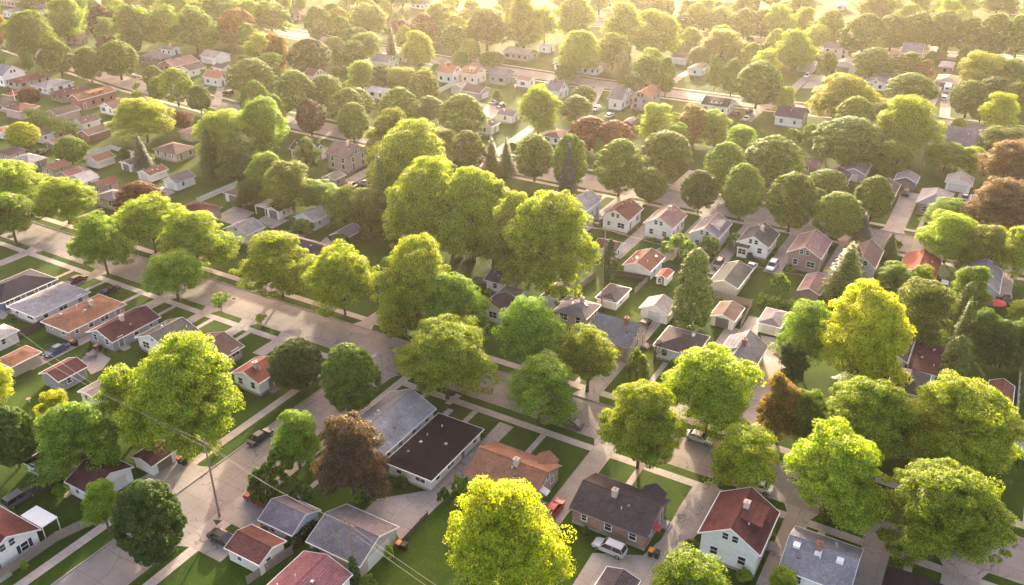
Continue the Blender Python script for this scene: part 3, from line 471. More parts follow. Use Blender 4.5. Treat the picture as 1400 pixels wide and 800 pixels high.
[-395.74,225.15,3.93,1.6,"K","o","olive big irregular leafy tree behind the grey blue gable house"],
[-185.25,244.52,5.73,1.98,"E","o","olive spreading tree right of the glimpsed white house"],
[-348.28,369.45,6.45,2.72,"M","g","green dense rounded tree behind the far tan house"],
[-84.2,243.67,9.64,4.14,"E","g","green spreading tree right of the red barn shed"],
[-358.97,254.41,13.97,5.16,"E","g","nearest green spreading tree right of the brown roof behind maples"],
[-332.17,398.09,12.34,5.63,"K","y","yellow green big irregular leafy tree right of the far tan house"],
[-251.27,298.24,12.52,5.55,"K","d","second nearest dark green big irregular leafy tree left of the hazy white gabled house"],
[-197.56,485.14,13.84,5.15,"K","g","green big irregular leafy tree behind the long pale building"],
[-125.08,335.31,5.53,2.48,"M","d","dark green dense rounded tree left of the deep porch bungalow"],
[-532.09,301.31,9.55,4.16,"M","o","olive dense rounded tree left of the pink walled house"],
[-104.86,266.66,3.6,1.37,"K","g","green big irregular leafy tree right of the red barn shed"],
[-232.96,262.76,5.35,2.27,"K","g","green big irregular leafy tree right of the hidden cream cottage"],
[-114.78,380.13,12.88,5.51,"E","g","green spreading tree behind the deep porch bungalow"],
[-92.22,340.43,4.76,1.77,"E","o","olive spreading tree behind the slate blue cape house"],
[-83.28,334.79,14.67,5.78,"K","y","yellow green big irregular leafy tree right of the deep porch bungalow"],
[-194.13,293.48,10.11,3.67,"M","g","nearest green dense rounded tree behind the orange roofed pair"],
[-449.09,301.58,13.69,4.7,"K","y","yellow green big irregular leafy tree right of the pink walled house"],
[-259.88,380.8,6.04,2.06,"E","g","third nearest green spreading tree right of the hazy top edge roof"],
[-249.72,244.01,12.4,5.64,"K","g","green big irregular leafy tree left of the hidden cream cottage"],
[-336.86,249.86,11.99,4.1,"M","g","nearest green dense rounded tree left of the purple roofed ranch"],
[-122.38,376.67,5.16,1.8,"K","d","dark green big irregular leafy tree behind the deep porch bungalow"],
[-282.4,377.66,4.28,1.46,"K","o","nearest olive big irregular leafy tree left of the hazy top edge roof"],
[-430.24,312.37,12.02,5.01,"M","o","olive dense rounded tree right of the pink walled house"],
[-285.5,310.43,6.45,2.5,"M","g","green dense rounded tree in front of the far tan house"],
[-353.55,193.38,6.69,2.75,"M","y","yellow green dense rounded tree left of the grey blue gable house"],
[-261.26,280.85,4.2,1.92,"M","y","yellow green dense rounded tree behind the hidden cream cottage"],
[-318.28,277.54,10.05,4.31,"K","o","nearest olive big irregular leafy tree behind the beige roofed garage"],
[-302.87,384.74,13.68,5.44,"M","d","dark green dense rounded tree left of the hazy top edge roof"],
[-119.37,294.48,9.55,4.04,"M","d","dark green dense rounded tree left of the large tan two storey house"],
[7.74,360.33,3.89,1.36,"K","y","yellow green big irregular leafy tree right of the white camper"],
[-196.95,320.48,4.3,1.96,"M","g","second nearest green dense rounded tree left of the long brown ranch house"],
[-299.83,297.49,6.26,2.53,"E","y","nearest yellow green spreading tree left of the far tan house"],
[-421.89,270.27,5.75,2.48,"E","g","green spreading tree in front of the pink walled house"],
[-292.89,372.81,10.31,3.71,"M","y","nearest yellow green dense rounded tree left of the hazy top edge roof"],
[-223.91,455.21,13.71,5.42,"K","y","third nearest yellow green big irregular leafy tree behind the long pale building"],
[-221.47,154.35,4.59,1.7,"M","d","dark green dense rounded tree right of the white vinyl fence"],
[-94.64,406.17,10.68,3.85,"K","g","green big irregular leafy tree left of the two storey cream house"],
[-147.4,429.95,14.23,5.92,"E","o","olive spreading tree behind the deep porch bungalow"],
[-202.12,288.34,4.94,2.18,"M","g","green dense rounded tree left of the orange roofed pair"],
[-219.16,300.86,4.48,1.9,"K","g","green big irregular leafy tree right of the hazy white gabled house"],
[-322.35,306.25,9.3,3.4,"K","y","yellow green big irregular leafy tree right of the beige roofed garage"],
[-181.45,228.69,3.62,1.41,"E","y","yellow green spreading tree in front of the glimpsed white house"],
[-252.97,391.82,5.94,2.1,"M","g","second nearest green dense rounded tree right of the hazy top edge roof"],
[-40.05,281.4,14.85,6.28,"M","y","yellow green dense rounded tree right of the dark split gable roof"],
[-467.07,300.59,13.05,5.45,"M","d","dark green dense rounded tree behind the pink walled house"],
[-340.29,334.25,13.22,4.99,"K","g","third nearest green big irregular leafy tree left of the far tan house"],
[-18.94,404.81,9.95,3.53,"M","g","green dense rounded tree in front of the low top right roof"],
[-328.0,299.3,5.12,2.1,"K","g","nearest green big irregular leafy tree behind the beige roofed garage"],
[-424.51,305.33,5.73,2.35,"K","y","yellow green big irregular leafy tree right of the brown roof behind maples"],
[-348.36,333.32,4.14,1.71,"K","y","yellow green big irregular leafy tree left of the far tan house"],
[-394.55,261.72,4.67,2.03,"M","d","dark green dense rounded tree left of the brown roof behind maples"],
[-265.28,391.4,12.32,4.36,"K","y","second nearest yellow green big irregular leafy tree right of the hazy top edge roof"],
[-292.94,387.11,3.53,1.55,"K","o","second nearest olive big irregular leafy tree left of the hazy top edge roof"],
[-11.82,303.2,6.85,2.37,"M","o","olive dense rounded tree behind the broad grey roof by the right road"],
[-277.3,236.28,4.21,1.58,"E","g","green spreading tree left of the little orange roofed house"],
[-83.4,381.3,11.68,4.98,"E","g","green spreading tree left of the two storey cream house"],
[-495.77,307.37,14.57,5.83,"K","g","nearest green big irregular leafy tree left of the pink walled house"],
[-92.04,364.26,10.48,4.67,"K","d","dark green big irregular leafy tree right of the deep porch bungalow"],
[-371.65,317.7,10.47,4.44,"M","g","green dense rounded tree behind the beige roofed garage"],
[-315.57,350.3,5.59,2.32,"E","o","olive spreading tree right of the far tan house"],
[-201.02,439.75,16.11,5.91,"K","o","third nearest olive big irregular leafy tree behind the long pale building"],
[-232.59,274.51,12.78,4.58,"K","d","nearest dark green big irregular leafy tree left of the hazy white gabled house"],
[-330.58,410.64,10.77,3.91,"M","g","second nearest green dense rounded tree left of the hazy top edge roof"],
[-258.72,396.25,5.13,2.3,"E","o","olive spreading tree right of the hazy top edge roof"],
[-290.89,433.95,17.78,6.44,"K","y","third nearest yellow green big irregular leafy tree right of the hazy top edge roof"],
[-329.13,282.46,5.26,2.22,"K","o","second nearest olive big irregular leafy tree behind the beige roofed garage"],
[-400.38,365.2,5.55,2.15,"E","y","second nearest yellow green spreading tree behind the beige roofed garage"],
[-317.72,359.86,4.42,1.88,"K","d","dark green big irregular leafy tree right of the far tan house"],
[-126.85,218.83,3.61,1.45,"M","g","second nearest green dense rounded tree in front of the brown roofed grey garage"],
[-63.87,266.68,4.3,1.68,"K","g","green big irregular leafy tree left of the dark split gable roof"],
[-395.48,299.31,5.82,2.49,"E","o","olive spreading tree behind the purple roofed ranch"],
[-249.94,362.44,6.74,2.76,"M","y","yellow green dense rounded tree in front of the hazy top edge roof"],
[-332.93,300.65,9.44,3.29,"K","g","third nearest green big irregular leafy tree behind the beige roofed garage"],
[-82.6,547.86,12.14,5.03,"M","g","second nearest green dense rounded tree right of the top edge white gable"],
[-52.21,390.92,11.18,4.78,"K","o","olive big irregular leafy tree right of the two storey cream house"],
[-484.8,320.55,10.24,3.96,"M","g","green dense rounded tree behind the pink walled house"],
[-51.74,553.33,14.06,5.27,"M","y","yellow green dense rounded tree behind the low top right roof"],
[-387.59,379.15,6.46,2.49,"E","g","green spreading tree left of the far tan house"],
[-252.61,435.0,14.83,6.32,"K","g","third nearest green big irregular leafy tree behind the long brown ranch house"],
[-66.97,303.62,9.47,3.83,"K","y","yellow green big irregular leafy tree behind the dark split gable roof"],
[-16.27,593.25,17.9,6.44,"E","g","green spreading tree behind the top corner white house"],
[-495.33,315.08,9.17,3.35,"M","y","nearest yellow green dense rounded tree left of the pink walled house"],
[-123.04,320.59,13.6,5.76,"E","y","yellow green spreading tree behind the large tan two storey house"],
[-227.43,193.71,6.14,2.41,"M","g","green dense rounded tree in front of the little orange roofed house"],
[-237.94,378.61,9.82,4.2,"K","d","dark green big irregular leafy tree left of the long brown ranch house"],
[-107.58,399.86,4.92,2.24,"E","d","dark green spreading tree right of the deep porch bungalow"],
[-333.99,308.21,5.35,2.35,"M","d","dark green dense rounded tree behind the beige roofed garage"],
[-228.33,389.02,6.47,2.97,"K","g","second nearest green big irregular leafy tree behind the long brown ranch house"],
[-55.92,333.47,5.99,2.18,"K","o","olive big irregular leafy tree in front of the two storey cream house"],
[-277.89,408.02,4.51,1.89,"E","g","second nearest green spreading tree right of the hazy top edge roof"],
[-378.11,365.74,10.86,4.98,"K","d","dark green big irregular leafy tree left of the far tan house"],
[-244.52,433.86,12.07,4.89,"E","g","second nearest green spreading tree behind the long brown ranch house"],
[-206.12,365.74,11.1,4.82,"E","g","nearest green spreading tree behind the long brown ranch house"],
[-272.62,402.97,14.59,6.18,"K","g","green big irregular leafy tree right of the hazy top edge roof"],
[-395.43,246.37,11.58,4.87,"K","g","nearest green big irregular leafy tree in front of the pink walled house"],
[-245.14,382.0,13.16,4.93,"K","y","fourth nearest yellow green big irregular leafy tree right of the hazy top edge roof"],
[-49.91,456.57,16.51,6.41,"K","g","second nearest green big irregular leafy tree left of the low top right roof"],
[-197.77,497.23,15.72,5.58,"K","y","fifth nearest yellow green big irregular leafy tree behind the deep porch bungalow"],
[-91.91,432.27,15.14,5.44,"K","y","nearest yellow green big irregular leafy tree left of the top edge white gable"],
[-88.8,558.07,16.92,5.78,"M","g","nearest green dense rounded tree right of the top edge white gable"],
[-172.95,388.39,6.35,2.43,"K","o","second nearest olive big irregular leafy tree behind the long pale building"],
[-90.03,378.39,14.19,4.91,"M","y","yellow green dense rounded tree left of the two storey cream house"],
[-506.62,289.34,3.58,1.26,"K","d","second nearest dark green big irregular leafy tree left of the pink walled house"],
[-142.5,341.98,5.06,1.77,"M","g","second nearest green dense rounded tree right of the long pale building"],
[-249.95,387.71,4.33,1.81,"M","g","third nearest green dense rounded tree right of the hazy top edge roof"],
[-50.22,496.68,15.84,5.69,"K","g","nearest green big irregular leafy tree left of the low top right roof"],
[-222.73,373.04,3.77,1.5,"M","g","green dense rounded tree behind the long brown ranch house"],
[-359.37,303.93,11.82,5.01,"E","y","nearest yellow green spreading tree behind the beige roofed garage"],
[-401.12,295.09,11.94,4.79,"E","g","second nearest green spreading tree right of the brown roof behind maples"],
[-99.44,365.9,6.95,2.81,"E","y","yellow green spreading tree right of the deep porch bungalow"],
[-181.69,410.78,4.54,2.09,"K","d","dark green big irregular leafy tree behind the long pale building"],
[-181.61,474.17,17.2,7.06,"K","g","green big irregular leafy tree behind the deep porch bungalow"],
[-46.5,374.38,4.81,1.83,"M","y","yellow green dense rounded tree right of the two storey cream house"],
[-452.48,326.84,6.26,2.83,"M","g","second nearest green dense rounded tree right of the pink walled house"],
[-29.28,419.46,5.94,2.21,"K","g","green big irregular leafy tree in front of the low top right roof"],
[-283.05,325.61,13.86,5.51,"M","y","yellow green dense rounded tree right of the far tan house"],
[-371.27,395.43,5.61,2.36,"K","g","nearest green big irregular leafy tree behind the far tan house"],
[-126.5,450.8,17.39,6.08,"K","o","olive big irregular leafy tree behind the deep porch bungalow"],
[-205.28,379.24,6.46,2.6,"K","g","nearest green big irregular leafy tree behind the long brown ranch house"],
[-360.88,339.85,11.4,4.89,"M","y","second nearest yellow green dense rounded tree left of the far tan house"],
[-295.53,279.24,13.33,4.79,"E","g","green spreading tree right of the beige roofed garage"],
[-215.88,372.77,4.05,1.78,"K","y","nearest yellow green big irregular leafy tree behind the long brown ranch house"],
[-452.68,347.02,4.96,1.95,"M","g","green dense rounded tree behind the purple roofed ranch"],
[-402.08,301.49,4.52,1.99,"E","g","second nearest green spreading tree behind the purple roofed ranch"],
[-391.39,308.77,6.43,2.51,"K","g","third nearest green big irregular leafy tree behind the purple roofed ranch"],
[-483.32,302.41,6.56,2.95,"M","g","nearest green dense rounded tree left of the pink walled house"],
[-155.33,520.0,17.43,7.32,"K","y","fourth nearest yellow green big irregular leafy tree behind the deep porch bungalow"],
[-165.48,225.74,4.81,1.84,"K","g","green big irregular leafy tree right of the glimpsed white house"],
[6.88,394.19,5.6,2.22,"M","o","olive dense rounded tree in front of the top corner white house"],
[-102.11,263.14,4.75,2.14,"E","d","dark green spreading tree right of the red barn shed"],
[-461.44,349.26,3.8,1.68,"M","g","fourth nearest green dense rounded tree right of the pink walled house"],
[-195.76,288.37,6.2,2.11,"K","g","nearest green big irregular leafy tree left of the orange roofed pair"],
[-172.31,361.87,10.39,4.53,"K","o","nearest olive big irregular leafy tree behind the long pale building"],
[-138.19,442.08,12.78,5.53,"M","g","nearest green dense rounded tree behind the deep porch bungalow"],
[-32.02,405.99,5.99,2.58,"M","g","second nearest green dense rounded tree left of the low top right roof"],
[-406.18,346.89,14.19,6.03,"M","y","second nearest yellow green dense rounded tree behind the beige roofed garage"],
[-474.47,307.33,5.63,2.48,"K","y","yellow green big irregular leafy tree behind the pink walled house"],
[-330.22,388.66,11.05,3.9,"M","g","sixth nearest green dense rounded tree right of the far tan house"],
[1.72,514.8,17.78,6.85,"E","o","olive spreading tree right of the top corner white house"],
[-333.28,404.05,4.6,1.72,"K","g","second nearest green big irregular leafy tree left of the hazy top edge roof"],
[-55.87,255.02,4.86,2.12,"M","g","nearest green dense rounded tree in front of the dark split gable roof"],
[-315.03,363.75,4.41,1.87,"M","g","third nearest green dense rounded tree right of the far tan house"],
[-203.27,233.4,4.5,2.03,"M","g","second nearest green dense rounded tree left of the glimpsed white house"],
[-395.33,389.72,4.35,1.75,"M","d","dark green dense rounded tree left of the far tan house"],
[-230.13,344.28,12.69,5.58,"M","y","second nearest yellow green dense rounded tree right of the hazy top edge roof"],
[-348.51,355.88,13.37,4.73,"K","g","nearest green big irregular leafy tree left of the far tan house"],
[-242.07,344.11,6.73,2.46,"M","o","olive dense rounded tree in front of the hazy top edge roof"],
[-448.72,313.76,4.59,1.66,"E","g","second nearest green spreading tree right of the pink walled house"],
[-208.17,493.18,14.26,4.91,"K","y","fifth nearest yellow green big irregular leafy tree behind the long pale building"],
[-533.63,307.74,5.83,2.48,"M","y","third nearest yellow green dense rounded tree left of the pink walled house"],
[-441.19,305.02,11.56,4.93,"K","g","third nearest green big irregular leafy tree right of the pink walled house"],
[-229.93,450.14,15.28,5.78,"K","o","olive big irregular leafy tree behind the long brown ranch house"],
[-160.29,265.92,4.73,1.99,"K","g","green big irregular leafy tree right of the brown roofed grey garage"],
[-2.98,359.43,5.92,2.57,"M","g","third nearest green dense rounded tree right of the white camper"],
[-442.51,310.82,5.74,2.16,"M","g","nearest green dense rounded tree right of the pink walled house"],
[-443.84,323.44,14.72,5.63,"M","g","third nearest green dense rounded tree right of the pink walled house"],
[-137.38,395.13,13.42,5.69,"M","d","dark green dense rounded tree behind the deep porch bungalow"],
[-369.9,352.92,6.32,2.42,"M","y","nearest yellow green dense rounded tree left of the far tan house"],
[-67.43,473.18,16.89,6.94,"K","o","olive big irregular leafy tree right of the top edge white gable"],
[-17.73,385.78,6.85,2.46,"M","o","olive dense rounded tree behind the white camper"],
[-484.88,279.07,9.48,3.67,"M","y","second nearest yellow green dense rounded tree left of the pink walled house"],
[-1.14,311.62,14.33,5.79,"E","y","yellow green spreading tree right of the broad grey roof by the right road"],
[-509.73,322.59,12.49,5.62,"K","g","green big irregular leafy tree behind the pink walled house"],
[-384.44,339.97,10.35,3.83,"K","g","fifth nearest green big irregular leafy tree behind the beige roofed garage"],
[-69.01,260.35,4.32,1.99,"K","g","green big irregular leafy tree in front of the slate blue cape house"],
[-370.43,208.44,4.49,1.8,"M","o","olive dense rounded tree left of the grey blue gable house"],
[-78.81,539.95,15.21,6.99,"M","g","third nearest green dense rounded tree right of the top edge white gable"],
[0.46,564.98,17.12,6.33,"E","g","green spreading tree right of the top corner white house"],
[-63.88,482.58,14.56,5.64,"K","g","second nearest green big irregular leafy tree right of the top edge white gable"],
[-11.75,394.38,5.58,2.01,"E","g","green spreading tree right of the white camper"],
[-376.01,281.66,6.0,2.27,"K","d","dark green big irregular leafy tree behind the purple roofed ranch"],
[-264.69,462.53,12.25,4.27,"K","d","dark green big irregular leafy tree behind the long brown ranch house"],
[-229.81,379.6,12.0,4.7,"K","y","third nearest yellow green big irregular leafy tree behind the long brown ranch house"],
[-228.66,334.92,5.49,2.3,"M","y","second nearest yellow green dense rounded tree behind the orange roofed pair"],
[-260.81,376.65,4.02,1.59,"E","g","nearest green spreading tree right of the hazy top edge roof"],
[-130.61,473.2,17.28,6.83,"K","d","dark green big irregular leafy tree left of the top edge white gable"],
[-94.39,385.8,5.11,2.31,"E","o","olive spreading tree left of the two storey cream house"],
[-189.45,383.89,10.21,3.73,"M","y","yellow green dense rounded tree behind the long pale building"],
[-290.78,357.55,12.08,5.17,"M","g","third nearest green dense rounded tree left of the hazy top edge roof"],
[0.47,368.88,13.49,6.07,"K","g","green big irregular leafy tree right of the white camper"],
[-412.89,298.74,14.84,5.05,"E","y","yellow green spreading tree right of the brown roof behind maples"],
[-338.47,278.77,3.82,1.54,"E","d","dark green spreading tree right of the purple roofed ranch"],
[-142.5,372.51,3.96,1.78,"M","y","yellow green dense rounded tree left of the deep porch bungalow"],
[-410.0,318.49,12.48,5.19,"K","g","fourth nearest green big irregular leafy tree behind the purple roofed ranch"],
[-339.25,351.68,5.02,1.75,"M","g","nearest green dense rounded tree left of the far tan house"],
[-13.08,583.82,16.85,6.73,"K","y","yellow green big irregular leafy tree behind the top corner white house"],
[-224.08,263.51,6.23,2.56,"E","g","green spreading tree left of the glimpsed white house"],
[-501.56,289.01,4.13,1.83,"K","g","third nearest green big irregular leafy tree left of the pink walled house"],
[-93.54,354.84,12.28,4.7,"M","y","yellow green dense rounded tree right of the deep porch bungalow"],
[-248.61,377.43,6.29,2.89,"M","g","nearest green dense rounded tree right of the hazy top edge roof"],
[-274.5,253.82,6.56,2.49,"M","g","green dense rounded tree right of the beige roofed garage"],
[-325.82,377.64,6.77,2.63,"K","g","green big irregular leafy tree right of the far tan house"],
[-365.95,284.35,4.54,1.62,"E","g","nearest green spreading tree behind the purple roofed ranch"],
[-350.44,406.95,12.96,5.86,"M","g","fifth nearest green dense rounded tree right of the far tan house"],
[-159.34,356.17,5.36,1.96,"M","g","nearest green dense rounded tree right of the long pale building"],
[-263.19,302.62,4.87,1.93,"M","o","olive dense rounded tree right of the hidden cream cottage"],
[-35.12,497.13,14.25,6.38,"K","y","yellow green big irregular leafy tree behind the low top right roof"],
[-118.62,251.38,5.77,2.57,"E","g","green spreading tree left of the red barn shed"],
[-423.53,288.53,4.58,1.96,"K","d","dark green big irregular leafy tree right of the pink walled house"],
[-126.47,407.23,3.58,1.46,"M","y","second nearest yellow green dense rounded tree behind the deep porch bungalow"],
[-267.12,196.27,6.02,2.34,"K","o","olive big irregular leafy tree behind the round pool"],
[-399.73,343.89,6.37,2.8,"E","d","second nearest dark green spreading tree behind the beige roofed garage"],
[-392.85,356.44,10.02,3.82,"M","y","nearest yellow green dense rounded tree behind the beige roofed garage"],
[-420.19,284.19,6.89,2.6,"E","g","nearest green spreading tree right of the pink walled house"],
[-127.62,509.3,16.81,6.85,"M","o","olive dense rounded tree left of the top edge white gable"],
[-277.06,361.59,6.54,2.85,"M","g","nearest green dense rounded tree left of the hazy top edge roof"],
[2.93,415.04,4.99,1.74,"M","g","second nearest green dense rounded tree in front of the top corner white house"],
[-423.53,355.21,11.15,4.45,"E","g","green spreading tree behind the beige roofed garage"],
[-102.21,228.82,5.42,2.08,"M","g","green dense rounded tree left of the red barn shed"],
[-371.73,357.43,5.65,2.15,"E","y","second nearest yellow green spreading tree left of the far tan house"],
[-27.47,477.8,12.4,5.5,"K","g","nearest green big irregular leafy tree behind the low top right roof"],
[-361.48,204.49,5.67,2.58,"K","g","green big irregular leafy tree left of the grey blue gable house"],
[-306.12,431.53,14.3,6.33,"E","y","yellow green spreading tree behind the hazy top edge roof"],
[-77.69,428.76,13.13,4.54,"K","y","yellow green big irregular leafy tree behind the two storey cream house"],
[-418.12,313.47,11.24,4.62,"M","d","dark green dense rounded tree right of the brown roof behind maples"],
[-320.6,391.83,12.39,4.4,"M","y","second nearest yellow green dense rounded tree left of the hazy top edge roof"],
[-521.62,310.54,6.44,2.6,"M","g","second nearest green dense rounded tree left of the pink walled house"],
[-68.8,84.66,1.46,0.87,"H","y","yellow green low shrub left of the near-black roofed house"],
[-70.39,79.16,1.73,1.07,"H","o","olive low shrub left of the near-black roofed house"],
[-60.62,94.87,1.11,0.73,"H","g","green low shrub behind the orange brown ranch roof"],
[-55.88,82.39,1.45,1.01,"H","y","yellow green low shrub left of the orange brown ranch roof"],
[-48.52,82.39,1.81,0.87,"H","o","olive low shrub in front of the orange brown ranch roof"],
[-36.66,83.63,1.45,0.63,"H","d","dark green low shrub left of the pinkish brick house"],
[-15.39,86.42,1.53,0.96,"H","o","olive low shrub in front of the dark red roofed white house"],
[-15.17,86.42,1.89,1.0,"H","y","yellow green low shrub in front of the dark red roofed white house"],
[-14.96,97.24,1.82,0.75,"H","o","olive low shrub right of the dark red roofed white house"],
[-109.15,45.47,1.39,1.05,"H","o","olive low shrub behind the bottom left white house"],
[-162.28,80.2,1.5,0.86,"H","g","green low shrub in front of the navy house"],
[-136.84,94.12,1.54,1.09,"H","d","dark green low shrub right of the patio table"],
[-124.06,93.64,1.01,1.03,"H","g","green low shrub left of the salmon roofed house"],
[-129.58,84.38,1.74,0.73,"H","o","olive low shrub right of the patio table"],
[-116.31,94.54,1.26,0.99,"H","o","olive low shrub left of the salmon roofed house"],
[-115.67,86.23,1.18,0.74,"H","d","dark green low shrub left of the salmon roofed house"],
[-104.78,84.48,1.77,1.03,"H","y","yellow green low shrub left of the salmon roofed house"],
[-101.87,91.98,1.55,1.07,"H","o","olive low shrub right of the salmon roofed house"],
[-152.94,128.79,1.34,0.9,"H","o","olive low shrub left of the pale carport"],
[-152.03,128.79,1.14,0.71,"H","d","second nearest dark green low shrub left of the red brick chimney"],
[-139.17,126.42,1.82,1.03,"H","d","nearest dark green low shrub left of the red brick chimney"],
[-136.12,133.93,1.49,1.08,"H","d","dark green low shrub in front of the red brick chimney"],
[-128.38,133.93,1.81,1.06,"H","o","olive low shrub left of the brown garage with white door"],
[-75.09,129.04,1.85,0.79,"H","o","olive low shrub in front of the dark purple wedge roof"],
[-79.74,126.26,1.34,1.01,"H","o","olive low shrub left of the dark purple wedge roof"],
[-85.47,137.59,1.43,0.86,"H","g","green low shrub left of the dark purple wedge roof"],
[-62.6,132.95,1.23,0.77,"H","o","second nearest olive low shrub left of the tall tan house"],
[-60.15,134.18,1.02,0.8,"H","g","green low shrub left of the tall tan house"],
[-66.44,132.95,0.99,0.75,"H","y","yellow green low shrub right of the dark purple wedge roof"],
[-55.04,125.98,1.13,0.82,"H","o","nearest olive low shrub left of the tall tan house"],
[-53.53,125.98,0.95,0.81,"H","o","nearest olive low shrub in front of the tall tan house"],
[-41.12,130.22,1.86,1.07,"H","g","green low shrub in front of the low hipped brown roof"],
[-45.27,140.03,1.6,1.0,"H","o","olive low shrub left of the low hipped brown roof"],
[-28.74,129.57,0.99,0.93,"H","y","yellow green low shrub in front of the blue grey dormered house"],
[-33.22,129.57,1.56,0.61,"H","g","green low shrub in front of the blue grey dormered house"],
[-87.55,190.25,1.61,0.83,"H","d","dark green low shrub right of the leftmost pale blue house"],
[-77.7,190.38,1.81,1.07,"H","o","olive low shrub in front of the red brown roofed twin"],
[-62.37,180.19,1.89,1.0,"H","d","dark green low shrub in front of the wide window white house"],
[-65.31,180.19,0.9,0.83,"H","g","nearest green low shrub in front of the wide window white house"],
[-50.98,179.48,1.67,0.78,"H","y","yellow green low shrub right of the orange garden shed"],
[-38.37,187.4,0.94,0.65,"H","g","nearest green low shrub behind the white van"],
[-42.82,182.13,1.63,0.86,"H","d","dark green low shrub left of the white van"],
[-41.8,193.02,1.06,1.07,"H","g","second nearest green low shrub behind the white van"],
[-33.18,180.63,1.01,0.95,"H","y","yellow green low shrub right of the white van"],
[-33.31,180.63,1.57,0.61,"H","o","olive low shrub right of the white van"],
[-15.56,185.72,1.75,0.61,"H","d","dark green low shrub left of the bright brick red roof"],
[-15.56,190.23,1.01,0.83,"H","g","second nearest green low shrub left of the bright brick red roof"],
[-7.08,196.91,1.68,0.65,"H","y","yellow green low shrub right of the bright brick red roof"],
[-10.11,184.27,1.15,0.77,"H","o","olive low shrub in front of the bright brick red roof"],
[3.09,183.28,1.54,0.66,"H","g","green low shrub left of the red patio umbrella"],
[7.11,183.28,1.02,0.67,"H","y","yellow green low shrub left of the red patio umbrella"],
[-5.52,157.02,1.19,0.77,"H","o","olive low shrub left of the flat maroon roof"],
[1.29,153.54,1.1,0.89,"H","g","green low shrub right of the flat maroon roof"],
[0.24,138.86,1.34,0.94,"H","o","olive low shrub in front of the flat maroon roof"],
[0.24,141.4,1.83,0.82,"H","y","yellow green low shrub in front of the flat maroon roof"],
]
TREE_GROUPS = {"E": "spreading street and yard trees", "M": "dense rounded maples", "K": "large leafy yard trees", "C": "columnar cedars", "A": "narrow arborvitae", "S": "blue spruces", "P": "dark conifers", "H": "garden shrubs", "T": "young saplings", "B": "bare trees"}
TREE_NAMES = {"E": "spreading_tree", "M": "rounded_tree", "K": "leafy_tree", "C": "cedar_tree", "A": "arborvitae", "S": "spruce_tree", "P": "conifer_tree", "H": "shrub", "T": "sapling", "B": "bare_tree"}
CARS = [[-91.5,76.79,"v","sedan","black","black sedan parked along the kerb of the side street"],[-80.33,65.7,"u","pickup","red","dark red pickup parked beside the pale blue garage"],[-79.14,57.38,"u","sedan","black","black car on the drive in front of the cream garage"],[-49.92,104.95,"u","sedan","grey","dark grey car at the kerb beside the street tree in mid street"],[-30.21,112.66,"u","sedan","silver","silver sedan parked under street tree near the far kerb"],[-18.83,105.67,"u","sedan","white","white sedan by the kerb above the dark red roofed house"],[-7.36,105.88,"u","suv","grey","grey hatchback parked behind a forked street tree trunk"],[-32.46,82.33,"u","suv","silver","silver SUV parked behind the pinkish brick house"],[-42.61,85.26,"v","sedan","brightred","bright red car on the drive beside the golden tree"],[-143.12,76.88,"v","sedan","blue","blue sedan on the drive beside the orange brown garage"],[-165.52,97.52,"v","sedan","darkred","crimson hatchback on a front drive near the navy house"],[-155.09,97.64,"v","sedan","black","black car between two ranch houses in the left row"],[-17.94,242.59,"v","suv","black","black SUV in front of the slate blue gabled garage"],[-3.91,246.33,"v","sedan","black","black car nearer the white double garage on its drive"],[-3.25,237.37,"v","sedan","grey","dark car farther down the drive from the white double garage"],[-37.0,179.77,"v","suv","white","white van on the drive beside pinkish brown brick house"],[-81.21,183.53,"v","sedan","grey","grey car between the pale blue house and red brown roof"],[-47.74,174.48,"v","suv","black","black SUV behind the olive grey garage"],[-40.8,176.32,"v","pickup","white","white pickup beside the house with the bay window"],[-71.87,358.69,"v","suv","white","white van before the broad beige garage"],[-75.55,289.48,"v","sedan","white","white car beside the slate blue cape house"],[-76.68,295.86,"v","suv","black","black SUV behind the white car near the cape house"],[-80.37,292.74,"v","sedan","darkred","dark red car close to the end of the cape house"],[-34.93,459.46,"v","suv","white","white SUV on a drive under the long line of far trees"],[-20.4,350.51,"v","suv","white","white pickup in front of the white camper"],[-63.47,426.96,"u","suv","grey","grey car right of the two storey cream house"],[-51.69,141.25,"v","sedan","black","black convertible behind the tall tan house"],[-2.56,187.3,"v","suv","white","white van in the narrow side yard near the red roof"],[9.48,188.54,"v","sedan","black","dark car beside the red patio umbrella"],[-328.62,343.44,"v","sedan","black","black car outside the far tan house in the upper left"],[-159.86,263.48,"v","sedan","silver","silver car beside the grey garage below the orange roofed pair"],[-155.6,260.45,"v","sedan","black","dark car right of the silver car below the orange roofed pair"],[-435.39,287.92,"u","sedan","darkred","dark car outside the pink walled house in the top left"],[-250.11,146.3,"v","sedan","black","black car beside the tan garage with brown roof"],[-237.38,144.46,"v","sedan","white","white car between orange brown roof and small leafy tree"],[-124.8,274.75,"v","sedan","white","white car left of the steep grey gabled house"],[-117.06,268.86,"v","sedan","silver","silver car in the yard left of the red barn shed"],[-151.59,172.0,"u","sedan","darkred","dark car under trees beside the grey garage roof"],[-148.09,175.29,"u","sedan","silver","silver car under trees right of the tall beige house"],[-252.78,224.43,"u","suv","black","black SUV beside the small white house with orange roof"],[-110.86,48.33,"v","suv","grey","dark grey SUV beside the dark slatted fence in the lower left"],[-44.35,385.41,"v","sedan","grey","grey car between rounded trees in the upper right"]]
